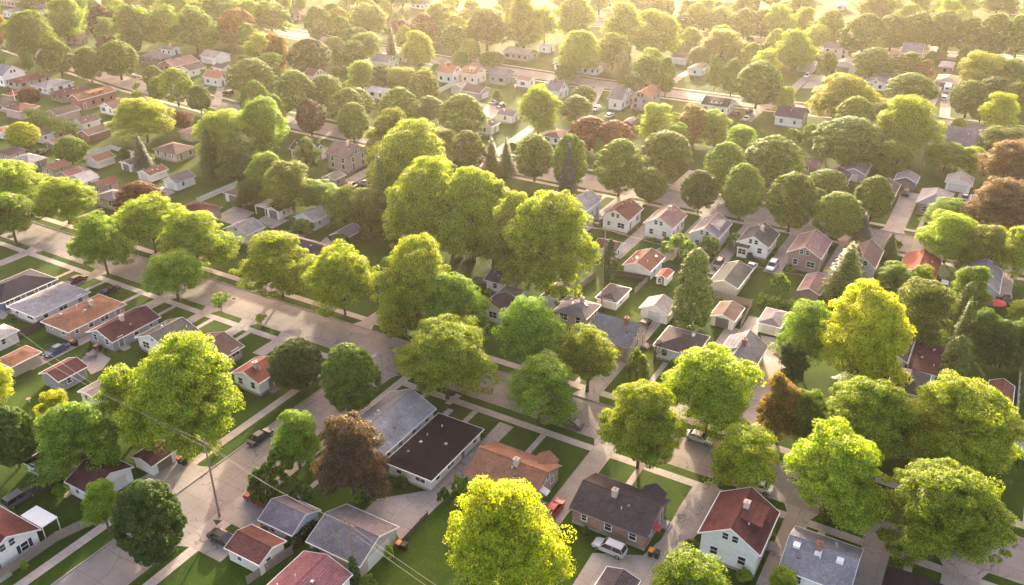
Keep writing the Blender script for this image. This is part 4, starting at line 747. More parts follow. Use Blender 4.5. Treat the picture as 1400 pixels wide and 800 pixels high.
POLES = [[-58.81,60.86,10.3,"wood","brown wooden utility pole in front of the large double garage",2],[-83.3,60.65,13.8,"wood","grey utility pole on the corner beside the side street",1],[-62.23,143.82,18.1,"wood","slender tan utility pole behind the columnar arborvitae",1],[-0.1,171.15,7.7,"wood","leaning utility pole beside tall olive conifer",1],[-17.1,264.26,9.4,"wood","pale utility pole behind the slate blue gabled garage",1],[-136.12,172.06,5.2,"wood","short pole at the dark edge of the yellow grove",1],[-188.66,259.64,5.7,"wood","thin pole in haze beside the orange roofed pair",0],[-300.08,274.49,9.2,"wood","thin utility pole behind the beige garage in upper left",1],[-304.06,173.97,6.5,"mast","white mast rising behind the maroon roofed garage",0],[-86.22,144.94,3.7,"wood","thin pole beside dark grey roof below the yellow grove",0],[-157.08,272.93,6.2,"wood","pole with white transformer right of the grey garage",0]]
LAMPS = [[-300.56,222.39,4.0,"curved street lamp by the far left street","l"],[-14.09,324.41,4.0,"street lamp on the lawn in front of the white camper","l"],[-84.35,99.85,4.0,"short street lamp at the street junction corner","l"]]
FENCES = [[[[-153.87,74.97],[-154.26,82.13]],1.6,"darkwood","dark board fence beside the pale roofed garage at left edge"],[[[-98.81,37.56],[-98.86,46.04],[-97.48,50.79]],1.6,"greywood","weathered grey board fence along the side street walk"],[[[-110.29,47.05],[-109.59,54.08]],1.6,"darkwood","dark slatted fence beside the near-black hipped garage"],[[[-70.49,53.42],[-69.25,60.54]],1.4,"greywood","mossy plank fence beside the cream garage"],[[[-65.9,158.62],[-58.13,159.81]],1.5,"darkwood","brown fence in front of the brick red roofed garage"],[[[-59.01,167.17],[-53.98,167.52]],1.5,"darkwood","dark fence behind the small orange garden shed"],[[[-70.15,146.29],[-68.93,155.65]],1.5,"greywood","weathered picket fence at the foot of the golden grove"],[[[-58.76,153.2],[-58.53,160.79]],1.4,"greywood","fence running away beside the small orange shed"],[[[-43.98,160.15],[-35.76,159.7],[-35.04,149.8]],1.6,"greywood","tall plank fence wrapping the garage with brown roof"],[[[-235.17,150.21],[-235.48,160.18],[-223.85,159.72],[-222.14,153.15]],1.5,"vinyl","white vinyl fence around the orange roofed garage"],[[[-178.32,142.58],[-178.68,157.19]],1.5,"vinyl","long cream fence leading to the wide brown roofed garage"],[[[-184.98,262.9],[-188.15,284.78]],1.8,"vinyl","tall white fence in front of the orange roofed pair"],[[[13.16,161.87],[13.58,139.37]],1.3,"vinyl","pale thin fence along the right edge lawn"],[[[-57.54,69.01],[-57.64,75.58]],0.9,"darkwood","low dark fence edging the concrete apron"],[[[-91.01,138.21],[-90.06,141.13],[-87.0,141.29]],1.4,"greywood","fence section beside dark grey roof below yellow grove"],[[[-23.64,88.35],[-21.9,88.71]],1.2,"greywood","short grey gate fence left of the white gabled house"]]
HEDGES = [[[[-35.04,161.93],[-25.84,162.19]],2.0,"clipped green hedge along the bright lawn",1.0,0],[[[-282.61,164.94],[-251.97,160.72]],4.5,"tall dark arborvitae hedge behind the tan garage",1.6,1],[[[-141.45,137.37],[-142.06,147.16]],1.2,"low bushy hedge beside the large white garage",0.9,0],[[[-70.23,60.76],[-70.34,65.89]],1.3,"dark vine hedge between the pale blue and double garages",0.8,1]]
BINS = [[-57.98,68.43,"by the end wall of the large double garage"],[-75.93,61.35,"between the cream and pale blue garages"],[-111.39,52.67,"by the near-black roofed garage"],[-99.04,66.09,"at the mouth of the wide drive"],[-28.49,84.3,"behind the pinkish brick house"],[-144.88,80.13,"beside the pink brick ranch house"],[-137.47,81.32,"on the patio of the grey sided house"]]
DRIVES = [[[-189.91,103.9],[-187.73,93.93],3,"v"],[[-166.7,103.9],[-164.31,79.39],3,"v"],[[-142.71,103.9],[-143.56,70.83],3,"v"],[[-131.07,103.9],[-131.07,92.8],2.4,"v"],[[-120.62,103.9],[-120.53,95.65],2.6,"v"],[[-109.63,103.9],[-110.56,95.25],2.8,"v"],[[-92.5,64.74],[-99.36,62.88],6.5,"u"],[[-92.5,60.16],[-99.87,59.67],5,"u"],[[-83.9,55.97],[-76.56,57.43],4.6,"u"],[[-83.9,62.68],[-77.09,64.57],6.5,"u"],[[-42.92,103.9],[-41.72,82.02],3.4,"v"],[[-11.93,103.9],[-12.07,85.63],3.2,"v"],[[-1.24,103.9],[-1.26,91.16],3.6,"v"],[[9.46,103.9],[9.07,97.1],4.5,"v"],[[-126.99,113.1],[-128.35,121.64],3,"v"],[[-98.57,113.1],[-101.01,123.77],3,"v"],[[-50.02,113.1],[-52.02,148.25],3.6,"v"],[[-35.75,113.1],[-36.46,149.65],3.2,"v"],[[-83.68,203.7],[-82.45,174.07],3,"v"],[[-69.81,203.7],[-69.72,167.17],3.2,"v"],[[-59.96,203.7],[-58.38,172.32],3,"v"],[[-48.96,203.7],[-47.3,170.09],3.2,"v"],[[-35.89,203.7],[-37.11,177.17],3.6,"v"],[[-24.32,203.7],[-26.22,178.08],3,"v"],[[8.68,203.7],[8.56,190.24],3.2,"v"],[[-16.91,214.3],[-16.82,245.1],4.6,"v"],[[-3.51,214.3],[-3.66,251.37],4.2,"v"],[[-72.23,214.3],[-75.12,231.89],3,"v"],[[-131.26,214.3],[-135.33,253.53],3.4,"v"],[[-136.77,304.89],[-120.88,252.21],4,"v"],[[-115.67,324.55],[-116.33,348.98],3.5,"v"],[[-71.18,318.28],[-72.54,365.21],3.5,"v"],[[-23.65,327.02],[-24.52,353.96],3.5,"v"],[[-17.63,325.38],[-21.92,373.82],3.5,"v"],[[-20.16,434.36],[-19.16,468.36],3,"v"],[[-33.63,430.07],[-35.78,472.47],3,"v"],[[-5.02,436.41],[-4.7,467.3],3,"v"],[[-45.32,426.83],[-47.79,461.78],3,"v"],[[-246.43,211.02],[-264.62,232.39],4,"v"],[[-338.12,207.85],[-331.88,194.26],3,"v"],[[-260.16,199.99],[-261.91,186.53],3,"v"],[[-75.76,307.96],[-75.04,287.8],4,"v"],[[-92.5,327.05],[-330.99,344.37],3,"v"]]
PADS = [[[-66.17,71.89],[-66.24,74.71],[-62.26,78.65],[-60.29,80.52],[-60.19,93.25],[-60.24,99.95],[-57.55,99.88],[-57.79,93.13],[-57.47,82.15],[-57.73,75.53],[-58.04,69.52],[-60.19,71.06]],[[-34.27,80.82],[-28.2,83.84],[-27.18,87.91],[-27.32,95.46],[-27.19,100.68],[-24.78,103.59],[-23.28,101.42],[-23.09,92.73],[-23.98,85.04],[-24.75,76.67],[-33.98,71.36]],[[-26.22,116.06],[-22.11,118.42],[-23.18,140.17],[-26.56,150.16],[-30.85,149.29],[-29.18,145.85],[-26.88,126.35]],[[-34.87,149.24],[-31.46,148.93],[-32.45,155.99],[-35.08,155.85]],[[-137.06,77.42],[-138.53,81.31],[-132.56,80.58],[-130.76,77.33],[-131.02,75.24]],[[-167.07,137.14],[-168.42,145.89],[-160.53,145.28],[-158.82,137.06]],[[-156.42,142.15],[-156.86,145.16],[-149.53,146.08],[-149.31,139.9]],[[-144.94,140.36],[-144.76,143.53],[-139.34,143.55],[-138.89,137.86]],[[-133.77,139.83],[-134.81,143.14],[-130.92,140.97],[-130.21,138.06]],[[-64.22,173.49],[-61.41,180.24],[-57.62,174.99],[-59.13,169.69]],[[-164.06,252.45],[-165.7,262.38],[-153.77,260.42],[-151.33,247.38]],[[-195.74,142.98],[-196.35,146.46],[-189.66,145.2],[-189.14,141.79]],[[-98.48,62.41],[-99.62,66.17],[-95.29,66.21],[-93.68,61.71]],[[-69.49,340.54],[-70.46,364.99],[-65.81,364.86],[-63.91,343.7]],[[-156.16,175.31],[-157.12,188.02],[-153.1,184.6],[-151.79,173.19]],[[-230.8,145.29],[-226.73,145.45],[-219.71,143.83],[-219.68,139.75]]]
WALKS = [[[-106.02,52.03],[-106.43,54.76],0.9],[[-95.39,63.2],[-95.18,64.69],1],[[-76.28,69.12],[-76.24,74.21],0.9],[[-75.12,56.7],[-72.4,55.98],0.8],[[-70.57,99.77],[-70.39,103.15],1.2],[[-69.18,92.97],[-69.21,98.84],1.2]]
MISC = {"pool":[-256.6,175.94],"patio":[-136.18,79.08],"umbrella":[7.55,182.74],"kidpool":[-155.88,77.93],"bath":[-132.64,64.39],"ac":[-20.89,86.67],"trailer":[-20.78,363.25],"boat":[-243.98,214.6],"playset":[-224.68,147.34],"grill":[-133.65,73.73],"junk":[-62.08,79.87],"sat":[-31.96,87.63]}

# ------------------------------------------------------------------ materials
MATS = {}
def new_mat(name):
    m = bpy.data.materials.new(name); m.use_nodes = True
    nt = m.node_tree
    for n in list(nt.nodes): nt.nodes.remove(n)
    out = nt.nodes.new('ShaderNodeOutputMaterial')
    return m, nt, out
def N(nt, typ, **kw):
    n = nt.nodes.new(typ)
    for k, v in kw.items():
        if k in n.inputs: n.inputs[k].default_value = v
        else: setattr(n, k, v)
    return n
def ramp(nt, fac, stops):
    r = nt.nodes.new('ShaderNodeValToRGB')
    els = r.color_ramp.elements
    els[0].position, els[0].color = stops[0][0], stops[0][1] + (1,)
    els[1].position, els[1].color = stops[-1][0], stops[-1][1] + (1,)
    for p, c in stops[1:-1]:
        e = els.new(p); e.color = c + (1,)
    nt.links.new(fac, r.inputs[0]); return r.outputs[0]
def g3(v): return (v, v, v)
def mul(nt, a, b, fac=1.0):
    m = N(nt, 'ShaderNodeMixRGB', blend_type='MULTIPLY'); m.inputs[0].default_value = fac
    nt.links.new(a, m.inputs[1]); nt.links.new(b, m.inputs[2]); return m.outputs[0]
def noise(nt, vec, scale, detail=3, rough=.6):
    n = N(nt, 'ShaderNodeTexNoise', Scale=scale, Detail=detail, Roughness=rough)
    nt.links.new(vec, n.inputs['Vector']); return n.outputs['Fac']
def vscale(nt, vec, s):
    m = N(nt, 'ShaderNodeVectorMath', operation='MULTIPLY'); m.inputs[1].default_value = s
    nt.links.new(vec, m.inputs[0]); return m.outputs[0]
def bsdf(nt, out, colour=None, rough=.8, spec=.3, metal=0.0):
    b = N(nt, 'ShaderNodeBsdfPrincipled', Roughness=rough, Metallic=metal)
    b.inputs['Specular IOR Level'].default_value = spec
    if colour is not None:
        if isinstance(colour, tuple): b.inputs['Base Color'].default_value = colour + (1,)
        else: nt.links.new(colour, b.inputs['Base Color'])
    nt.links.new(b.outputs[0], out.inputs[0]); return b
def bump(nt, b, h, strength=.4, dist=.05):
    n = N(nt, 'ShaderNodeBump', Strength=strength, Distance=dist)
    nt.links.new(h, n.inputs['Height']); nt.links.new(n.outputs[0], b.inputs['Normal'])
def rgb(nt, c):
    n = nt.nodes.new('ShaderNodeRGB'); n.outputs[0].default_value = tuple(c) + (1,); return n.outputs[0]

ROOF = dict(ltgrey=(.31,.295,.30), black=(.020,.015,.020), orangebrown=(.26,.13,.085), darkbrown=(.080,.064,.066), darkred=(.112,.042,.040),
  bluegrey=(.22,.215,.235), darkgrey=(.085,.075,.085), redbrown=(.155,.068,.058), purplegrey=(.20,.175,.20), warmgrey=(.20,.175,.18), pinkred=(.27,.12,.13),
  maroon=(.095,.040,.045), navy=(.030,.028,.046), greenblk=(.085,.09,.085), brown=(.155,.105,.095), salmon=(.20,.070,.060), pale=(.50,.47,.44),
  darkpurple=(.068,.052,.070), pinkbrown=(.25,.165,.155), brightred=(.24,.065,.050), beigeroof=(.36,.30,.25), orangeroof=(.42,.19,.12))
WALL = dict(white=(.84,.82,.78), cream=(.72,.65,.56), tan=(.42,.34,.27), brick=(.30,.17,.13), pinkbrick=(.45,.33,.30), brickpink=(.33,.20,.18), brickred=(.32,.11,.08),
  paleblue=(.56,.62,.68), beige=(.50,.42,.37), greyw=(.34,.33,.37), navyw=(.10,.12,.19), brownw=(.27,.18,.15), barnred=(.36,.05,.05))
def shingle(name, c):
    if 'roof_' + name in MATS: return MATS['roof_' + name]
    m, nt, out = new_mat('shingle_' + name)
    tc = nt.nodes.new('ShaderNodeTexCoord'); o = tc.outputs['Object']
    oi = nt.nodes.new('ShaderNodeObjectInfo')
    off = N(nt, 'ShaderNodeVectorMath', operation='ADD'); nt.links.new(o, off.inputs[0])
    sc = N(nt, 'ShaderNodeVectorMath', operation='SCALE'); sc.inputs[0].default_value = (37, 19, 11); nt.links.new(oi.outputs['Random'], sc.inputs['Scale'])
    nt.links.new(sc.outputs[0], off.inputs[1]); p = off.outputs[0]
    big = ramp(nt, noise(nt, vscale(nt, p, (.35, .35, .9)), 1.0, 4, .65), [(.3, g3(.74)), (.7, g3(1.16))])
    streak = ramp(nt, noise(nt, vscale(nt, p, (1.6, 1.6, .25)), 1.0, 3), [(.35, g3(.86)), (.65, g3(1.08))])
    tab = ramp(nt, noise(nt, vscale(nt, p, (4.5, 4.5, 14)), 1.0, 2, .8), [(.36, g3(.72)), (.64, g3(1.25))])
    w = N(nt, 'ShaderNodeTexWave', Scale=2.6, Distortion=.6); w.bands_direction = 'Z'; w.inputs['Detail Scale'].default_value = 2
    nt.links.new(p, w.inputs['Vector'])
    wr = ramp(nt, w.outputs['Fac'], [(0, g3(.80)), (.35, g3(1.0)), (1, g3(1.05))])
    cc = mul(nt, rgb(nt, c), big); cc = mul(nt, cc, streak); cc = mul(nt, cc, tab); cc = mul(nt, cc, wr)
    b = bsdf(nt, out, cc, .92, .10); bump(nt, b, w.outputs['Fac'], .35, .03)
    MATS['roof_' + name] = m; return m
def wallmat(name):
    k = 'wall_' + name
    if k in MATS: return MATS[k]
    c = WALL[name]; m, nt, out = new_mat(k)
    tc = nt.nodes.new('ShaderNodeTexCoord'); o = tc.outputs['Object']
    dirt = ramp(nt, noise(nt, vscale(nt, o, (.5, .5, 1.1)), 1.0, 4, .7), [(.3, g3(.86)), (.65, g3(1.04))])
    if 'brick' in name:
        s = N(nt, 'ShaderNodeSeparateXYZ'); nt.links.new(o, s.inputs[0])
        a = N(nt, 'ShaderNodeMath', operation='ADD'); nt.links.new(s.outputs[0], a.inputs[0]); nt.links.new(s.outputs[1], a.inputs[1])
        cb = N(nt, 'ShaderNodeCombineXYZ'); nt.links.new(a.outputs[0], cb.inputs[0]); nt.links.new(s.outputs[2], cb.inputs[1])
        bt = N(nt, 'ShaderNodeTexBrick', Scale=1.0); bt.inputs['Brick Width'].default_value = .42; bt.inputs['Row Height'].default_value = .14
        bt.inputs['Mortar Size'].default_value = .018
        bt.inputs['Color1'].default_value = tuple(x * .8 for x in c) + (1,); bt.inputs['Color2'].default_value = tuple(min(1, x * 1.25) for x in c) + (1,)
        bt.inputs['Mortar'].default_value = tuple(.5 * x + .16 for x in c) + (1,)
        nt.links.new(cb.outputs[0], bt.inputs['Vector'])
        b = bsdf(nt, out, mul(nt, bt.outputs['Color'], dirt), .9, .2)
    else:
        w = N(nt, 'ShaderNodeTexWave', Scale=1.6, wave_profile='SAW'); w.bands_direction = 'Z'; nt.links.new(o, w.inputs['Vector'])
        wr = ramp(nt, w.outputs['Fac'], [(0, g3(.80)), (.12, g3(1.0)), (1, g3(1.0))])
        b = bsdf(nt, out, mul(nt, mul(nt, rgb(nt, c), wr), dirt), .65, .3); bump(nt, b, w.outputs['Fac'], .5, .03)
    MATS[k] = m; return m
def plain(name, c, rough=.6, spec=.3, metal=0.0, var=.12):
    if name in MATS: return MATS[name]
    m, nt, out = new_mat(name)
    tc = nt.nodes.new('ShaderNodeTexCoord')
    cc = mul(nt, rgb(nt, c), ramp(nt, noise(nt, tc.outputs['Object'], 3.0, 4, .7), [(.3, g3(1 - var)), (.7, g3(1 + var))]))
    bsdf(nt, out, cc, rough, spec, metal); MATS[name] = m; return m
def ground_mat(name, kind):
    m, nt, out = new_mat(name)
    geo = nt.nodes.new('ShaderNodeNewGeometry'); p = geo.outputs['Position']
    if kind == 'lawn':
        flat = vscale(nt, p, (1, 1, 0))
        lot = N(nt, 'ShaderNodeTexVoronoi', Scale=1.0); lot.inputs['Randomness'].default_value = .15
        nt.links.new(vscale(nt, p, (1 / 11.2, 1 / 24, 0)), lot.inputs['Vector'])
        sep = N(nt, 'ShaderNodeSeparateColor'); nt.links.new(lot.outputs['Color'], sep.inputs[0])
        lotc = ramp(nt, sep.outputs[0], [(0, (.72, .80, .75)), (.5, (1, 1, 1)), (1, (1.25, 1.12, .95))])
        big = ramp(nt, noise(nt, flat, .12, 5, .65), [(.25, (.024, .050, .007)), (.5, (.040, .080, .010)), (.75, (.066, .106, .014))])
        fine = ramp(nt, noise(nt, flat, 2.6, 6, .8), [(.25, g3(.62)), (.75, g3(1.35))])
        c = mul(nt, mul(nt, big, fine), lotc)
        soil = ramp(nt, noise(nt, flat, .33, 5, .7), [(.64, g3(0)), (.74, g3(.55))])
        mx = N(nt, 'ShaderNodeMixRGB'); nt.links.new(soil, mx.inputs[0]); nt.links.new(c, mx.inputs[1]); mx.inputs[2].default_value = (.085, .065, .035, 1)
        b = bsdf(nt, out, mx.outputs[0], .95, .1)
        bump(nt, b, noise(nt, flat, 5.0, 6, .8), .8, .12)
    else:
        base = {'road': (.30, .258, .235), 'walk': (.46, .40, .36), 'drive': (.38, .33, .295), 'kerb': (.36, .31, .28), 'soil': (.09, .07, .045)}[kind]
        big = ramp(nt, noise(nt, p, .16, 5, .7), [(.28, g3(.74)), (.55, g3(1.0)), (.8, g3(1.15))])
        fine = ramp(nt, noise(nt, p, 3.0, 6, .8), [(.25, g3(.86)), (.75, g3(1.12))])
        c = mul(nt, mul(nt, rgb(nt, base), big), fine)
        # slab joints and wandering cracks
        step = {'road': 4.6, 'walk': 1.45, 'drive': 2.9, 'kerb': 3, 'soil': 50}[kind]
        v = N(nt, 'ShaderNodeTexBrick', Scale=1.0, offset=0.0); v.inputs['Brick Width'].default_value = step; v.inputs['Row Height'].default_value = 4.45 if kind == 'road' else step
        v.inputs['Mortar Size'].default_value = .045 if kind == 'road' else .03
        v.inputs['Color1'].default_value = (1, 1, 1, 1); v.inputs['Color2'].default_value = (.88, .88, .89, 1); v.inputs['Mortar'].default_value = (.55, .53, .52, 1)
        ofs = N(nt, 'ShaderNodeVectorMath', operation='ADD'); ofs.inputs[1].default_value = (.4, .45, 0); nt.links.new(p, ofs.inputs[0]); nt.links.new(ofs.outputs[0], v.inputs['Vector'])
        c = mul(nt, c, v.outputs['Color'], .8)
        if kind in ('road', 'drive'):
            dn = N(nt, 'ShaderNodeTexNoise', Scale=.45, Detail=4.0); nt.links.new(p, dn.inputs['Vector'])
            sub = N(nt, 'ShaderNodeVectorMath', operation='SCALE'); sub.inputs['Scale'].default_value = 3.2; nt.links.new(dn.outputs['Color'], sub.inputs[0])
            ad = N(nt, 'ShaderNodeVectorMath', operation='ADD'); nt.links.new(p, ad.inputs[0]); nt.links.new(sub.outputs[0], ad.inputs[1])
            vo = N(nt, 'ShaderNodeTexVoronoi', Scale=.17, feature='DISTANCE_TO_EDGE'); nt.links.new(ad.outputs[0], vo.inputs['Vector'])
            cr = ramp(nt, vo.outputs['Distance'], [(0, g3(.30)), (.008, g3(.55)), (.013, g3(1))])
            mask = ramp(nt, noise(nt, p, .11, 2), [(.44, g3(0)), (.58, g3(.9))])
            mm = N(nt, 'ShaderNodeMixRGB', blend_type='MULTIPLY'); nt.links.new(mask, mm.inputs[0]); nt.links.new(c, mm.inputs[1]); nt.links.new(cr, mm.inputs[2]); c = mm.outputs[0]
            st = ramp(nt, noise(nt, vscale(nt, p, (.5, .5, 1)), 1.0, 6, .75), [(.60, g3(1)), (.72, g3(.72))])
            c = mul(nt, c, st)
        b = bsdf(nt, out, c, .9, .25)
        bump(nt, b, noise(nt, p, 9, 4), .3, .01)
    MATS[name] = m; return m
M_LAWN = ground_mat('lawn_grass', 'lawn'); M_ROAD = ground_mat('road_concrete', 'road'); M_WALK = ground_mat('sidewalk_concrete', 'walk')
M_DRIVE = ground_mat('driveway_concrete', 'drive'); M_KERB = ground_mat('kerb_concrete', 'kerb'); M_SOIL = ground_mat('bare_soil', 'soil')

def leaf_mat(name, trans=.42):
    m, nt, out = new_mat(name)
    oi = nt.nodes.new('ShaderNodeObjectInfo'); geo = nt.nodes.new('ShaderNodeNewGeometry')
    hsv = nt.nodes.new('ShaderNodeHueSaturation')
    mr = N(nt, 'ShaderNodeMapRange'); mr.inputs['To Min'].default_value = .40; mr.inputs['To Max'].default_value = 1.7
    nt.links.new(geo.outputs['Random Per Island'], mr.inputs['Value']); nt.links.new(mr.outputs[0], hsv.inputs['Value'])
    nz = noise(nt, geo.outputs['Position'], .55, 3)
    mh = N(nt, 'ShaderNodeMapRange'); mh.inputs['From Min'].default_value = .3; mh.inputs['From Max'].default_value = .7
    mh.inputs['To Min'].default_value = .492; mh.inputs['To Max'].default_value = .526
    nt.links.new(nz, mh.inputs['Value']); nt.links.new(mh.outputs[0], hsv.inputs['Hue'])
    nt.links.new(oi.outputs['Color'], hsv.inputs['Color'])
    d = N(nt, 'ShaderNodeBsdfPrincipled', Roughness=.55); d.inputs['Specular IOR Level'].default_value = .25
    nt.links.new(hsv.outputs[0], d.inputs['Base Color'])
    t = nt.nodes.new('ShaderNodeBsdfTranslucent')
    tcol = N(nt, 'ShaderNodeMixRGB', blend_type='MULTIPLY'); tcol.inputs[0].default_value = 1; tcol.inputs[2].default_value = (2.9, 2.8, .7, 1)
    nt.links.new(hsv.outputs[0], tcol.inputs[1]); nt.links.new(tcol.outputs[0], t.inputs[0])
    mx = nt.nodes.new('ShaderNodeMixShader'); mx.inputs[0].default_value = trans
    nt.links.new(d.outputs[0], mx.inputs[1]); nt.links.new(t.outputs[0], mx.inputs[2]); nt.links.new(mx.outputs[0], out.inputs[0])
    return m
M_LEAF = leaf_mat('leaves'); M_NEEDLE = leaf_mat('needles', .1)
M_BARK = plain('bark', (.10, .078, .06), .95, .1, var=.3)
M_WHITE = plain('white_trim', (.78, .77, .75), .5, var=.05)
M_DTRIM = plain('dark_trim', (.16, .14, .14), .5)
M_GLASS = plain('window_glass', (.025, .028, .035), .12, .8, var=.2)
M_FOUND = plain('foundation_block', (.30, .28, .27), .9)
M_METAL = plain('vent_metal', (.5, .5, .5), .4, .5, .6)
M_BLACK = plain('black_rubber', (.02, .02, .022), .7)
M_BRICKCH = plain('chimney_brick', (.28, .13, .10), .9, var=.25)
M_STONECH = plain('chimney_stone', (.52, .43, .36), .9, var=.2)
M_DOOR = plain('door_paint', (.20, .19, .20), .5)
M_GDOOR = plain('garage_door_paint', (.62, .60, .57), .5, var=.06)
M_GDOORD = plain('garage_door_dark', (.17, .14, .13), .5, var=.06)

# ------------------------------------------------------------------ mesh helpers
def mesh_obj(name, verts, faces, mat, parent=None, loc=(0, 0, 0), smooth=False):
    me = bpy.data.meshes.new(name); me.from_pydata(verts, [], faces); me.materials.append(mat); me.update()
    if smooth:
        me.polygons.foreach_set('use_smooth', [True] * len(me.polygons))
    o = bpy.data.objects.new(name, me); col.objects.link(o); o.location = loc
    if parent: o.parent = parent
    return o
class MB:
    def __init__(s): s.v = []; s.f = []
    def add(s, vs, fs):
        n = len(s.v); s.v += [tuple(v) for v in vs]; s.f += [tuple(i + n for i in f) for f in fs]
    def box(s, x0, x1, y0, y1, z0, z1):
        s.add([(x0, y0, z0), (x1, y0, z0), (x1, y1, z0), (x0, y1, z0), (x0, y0, z1), (x1, y0, z1), (x1, y1, z1), (x0, y1, z1)],
              [(0, 3, 2, 1), (4, 5, 6, 7), (0, 1, 5, 4), (1, 2, 6, 5), (2, 3, 7, 6), (3, 0, 4, 7)])
    def tube(s, p, q, r0, r1, n=6):
        p, q = Vector(p), Vector(q); d = (q - p).normalized()
        a = d.orthogonal().normalized(); b = d.cross(a)
        vs = []
        for c, r in ((p, r0), (q, r1)):
            for i in range(n):
                t = 2 * pi * i / n; vs.append(c + a * cos(t) * r + b * sin(t) * r)
        fs = [(i, (i + 1) % n, n + (i + 1) % n, n + i) for i in range(n)] + [tuple(range(n - 1, -1, -1)), tuple(range(n, 2 * n))]
        s.add(vs, fs)
    def prism(s, poly, axis, a0, a1):
        # poly: (horizontal, z) points, extruded along axis 'x' or 'y'
        n = len(poly)
        P = (lambda h, z, a: (a, h, z)) if axis == 'x' else (lambda h, z, a: (h, a, z))
        vs = [P(h, z, a0) for h, z in poly] + [P(h, z, a1) for h, z in poly]
        s.add(vs, [tuple(range(n)), tuple(range(2 * n - 1, n - 1, -1))] + [(i, n + i, n + (i + 1) % n, (i + 1) % n) for i in range(n)])
    def build(s, name, mat, parent=None, loc=(0, 0, 0), smooth=False):
        me = bpy.data.meshes.new(name); me.from_pydata(s.v, [], s.f); me.materials.append(mat)
        bm = bmesh.new(); bm.from_mesh(me); bmesh.ops.recalc_face_normals(bm, faces=bm.faces); bm.to_mesh(me); bm.free()
        if smooth: me.polygons.foreach_set('use_smooth', [True] * len(me.polygons))
        o = bpy.data.objects.new(name, me); col.objects.link(o); o.location = loc
        if parent: o.parent = parent
        return o
def empty(name, loc, label, cat, group=None, rz=0):
    o = bpy.data.objects.new(name, None); col.objects.link(o); o.location = loc; o.rotation_euler.z = rz
    o.empty_display_size = .3; tag(o, label, cat, group); return o
def tag(o, label, cat, group=None):
    o['label'] = label; o['category'] = cat
    if group: o['group'] = group
    return o
def struct(o): o['kind'] = 'structure'; return o
def copy_mesh(src, parent, loc, rz=0, scale=None):
    o = src.copy(); col.objects.link(o); o.parent = parent; o.location = loc; o.rotation_euler.z = rz
    if scale: o.scale = scale
    return o

# ------------------------------------------------------------------ ground, roads, blocks
GZ = .12
def sheet(name, poly, z, mat):
    o = mesh_obj(name, [(x, y, z) for x, y in poly], [tuple(range(len(poly)))], mat)
    me = o.data
    if me.polygons[0].normal.z < 0: me.flip_normals()
    return struct(o)
def slab(name, poly, z0, z1, mat):
    area = sum(poly[i][0] * poly[(i + 1) % len(poly)][1] - poly[(i + 1) % len(poly)][0] * poly[i][1] for i in range(len(poly)))
    if area < 0: poly = poly[::-1]
    n = len(poly)
    vs = [(x, y, z0) for x, y in poly] + [(x, y, z1) for x, y in poly]
    return struct(mesh_obj(name, vs, [tuple(range(n, 2 * n))] + [(i, (i + 1) % n, n + (i + 1) % n, n + i) for i in range(n)], mat))
def strip(name, pts, w, z, mat):
    L, Rr = [], []
    for i, p in enumerate(pts):
        a = pts[max(0, i - 1)]; b = pts[min(len(pts) - 1, i + 1)]
        d = Vector((b[0] - a[0], b[1] - a[1])).normalized(); n = Vector((-d.y, d.x)) * w / 2
        L.append((p[0] + n.x, p[1] + n.y)); Rr.append((p[0] - n.x, p[1] - n.y))
    vs = [(x, y, z) for x, y in L + Rr]; k = len(pts)
    o = mesh_obj(name, vs, [(k + i, k + i + 1, i + 1, i) for i in range(k - 1)], mat)
    return struct(o)
def off(pts, d):
    r = []
    for i, p in enumerate(pts):
        a = pts[max(0, i - 1)]; b = pts[min(len(pts) - 1, i + 1)]
        v = Vector((b[0] - a[0], b[1] - a[1])).normalized(); r.append((p[0] - v.y * d, p[1] + v.x * d))
    return r
struct(mesh_obj('ground', [(-2500, -600, -.02), (1500, -600, -.02), (1500, 2600, -.02), (-2500, 2600, -.02)], [(0, 1, 2, 3)], M_SOIL))
XL, XR = -900, 500
# street centre lines
A = [(XL, 108.5), (XR, 108.5)]
Bc = [(XL, 305), (-500, 262), (-406, 237), (-330, 222.5), (-293, 216), (-240, 210.2), (-110, 209), (-20, 209.2), (60, 210), (XR, 215)]
Cc = [(XL, 380), (-420, 331), (-322, 322), (-218, 310), (-150, 307.5), (-85, 310), (-22, 318), (60, 326), (XR, 365)]
Ec = [(XL, 470), (-320, 420), (-130, 418), (-59, 421), (2, 438), (60, 455), (XR, 520)]
Dc = [(-88.2, -300), (-88.2, 104.2)]
HW = dict(A=4.6, B=5.2, C=5.2, E=5.0, D=4.15)
sheet('road', [(XL, 103.9 - .3), (XR, 103.9 - .3), (XR, 113.4), (XL, 113.4)], .004, M_ROAD)
sheet('road', [(-92.8, -300), (-83.6, -300), (-83.6, 103.58), (-92.8, 103.58)], .004, M_ROAD)
for c, h in ((Bc, 5.6), (Cc, 5.6), (Ec, 5.4)): strip('road', c, 2 * h, .004, M_ROAD)
def arc(cx, cy, r, a0, a1, n=7): return [(cx + r * cos(R(a0 + (a1 - a0) * i / n)), cy + r * sin(R(a0 + (a1 - a0) * i / n))) for i in range(n + 1)]
edgeL = arc(-95.4, 100.9, 3.0, 0, 90)          # corner of the left block
edgeR = arc(-80.9, 100.8, 3.1, 180, 90)
blkL = [(XL, -300), (-92.4, -300)] + edgeL + [(XL, 103.9)]
blkR = [(-84.0, -300), (XR, -300), (XR, 103.9)] + edgeR[::-1]
blkM = [(XL, 113.1), (XR, 113.1)] + off(Bc, -5.2)[::-1]
blkN = off(Bc, 5.2) + off(Cc, -5.2)[::-1]
blkF = off(Cc, 5.2) + off(Ec, -5.0)[::-1]
blkX = off(Ec, 5.0) + [(XR, 1500), (XL, 1500)]
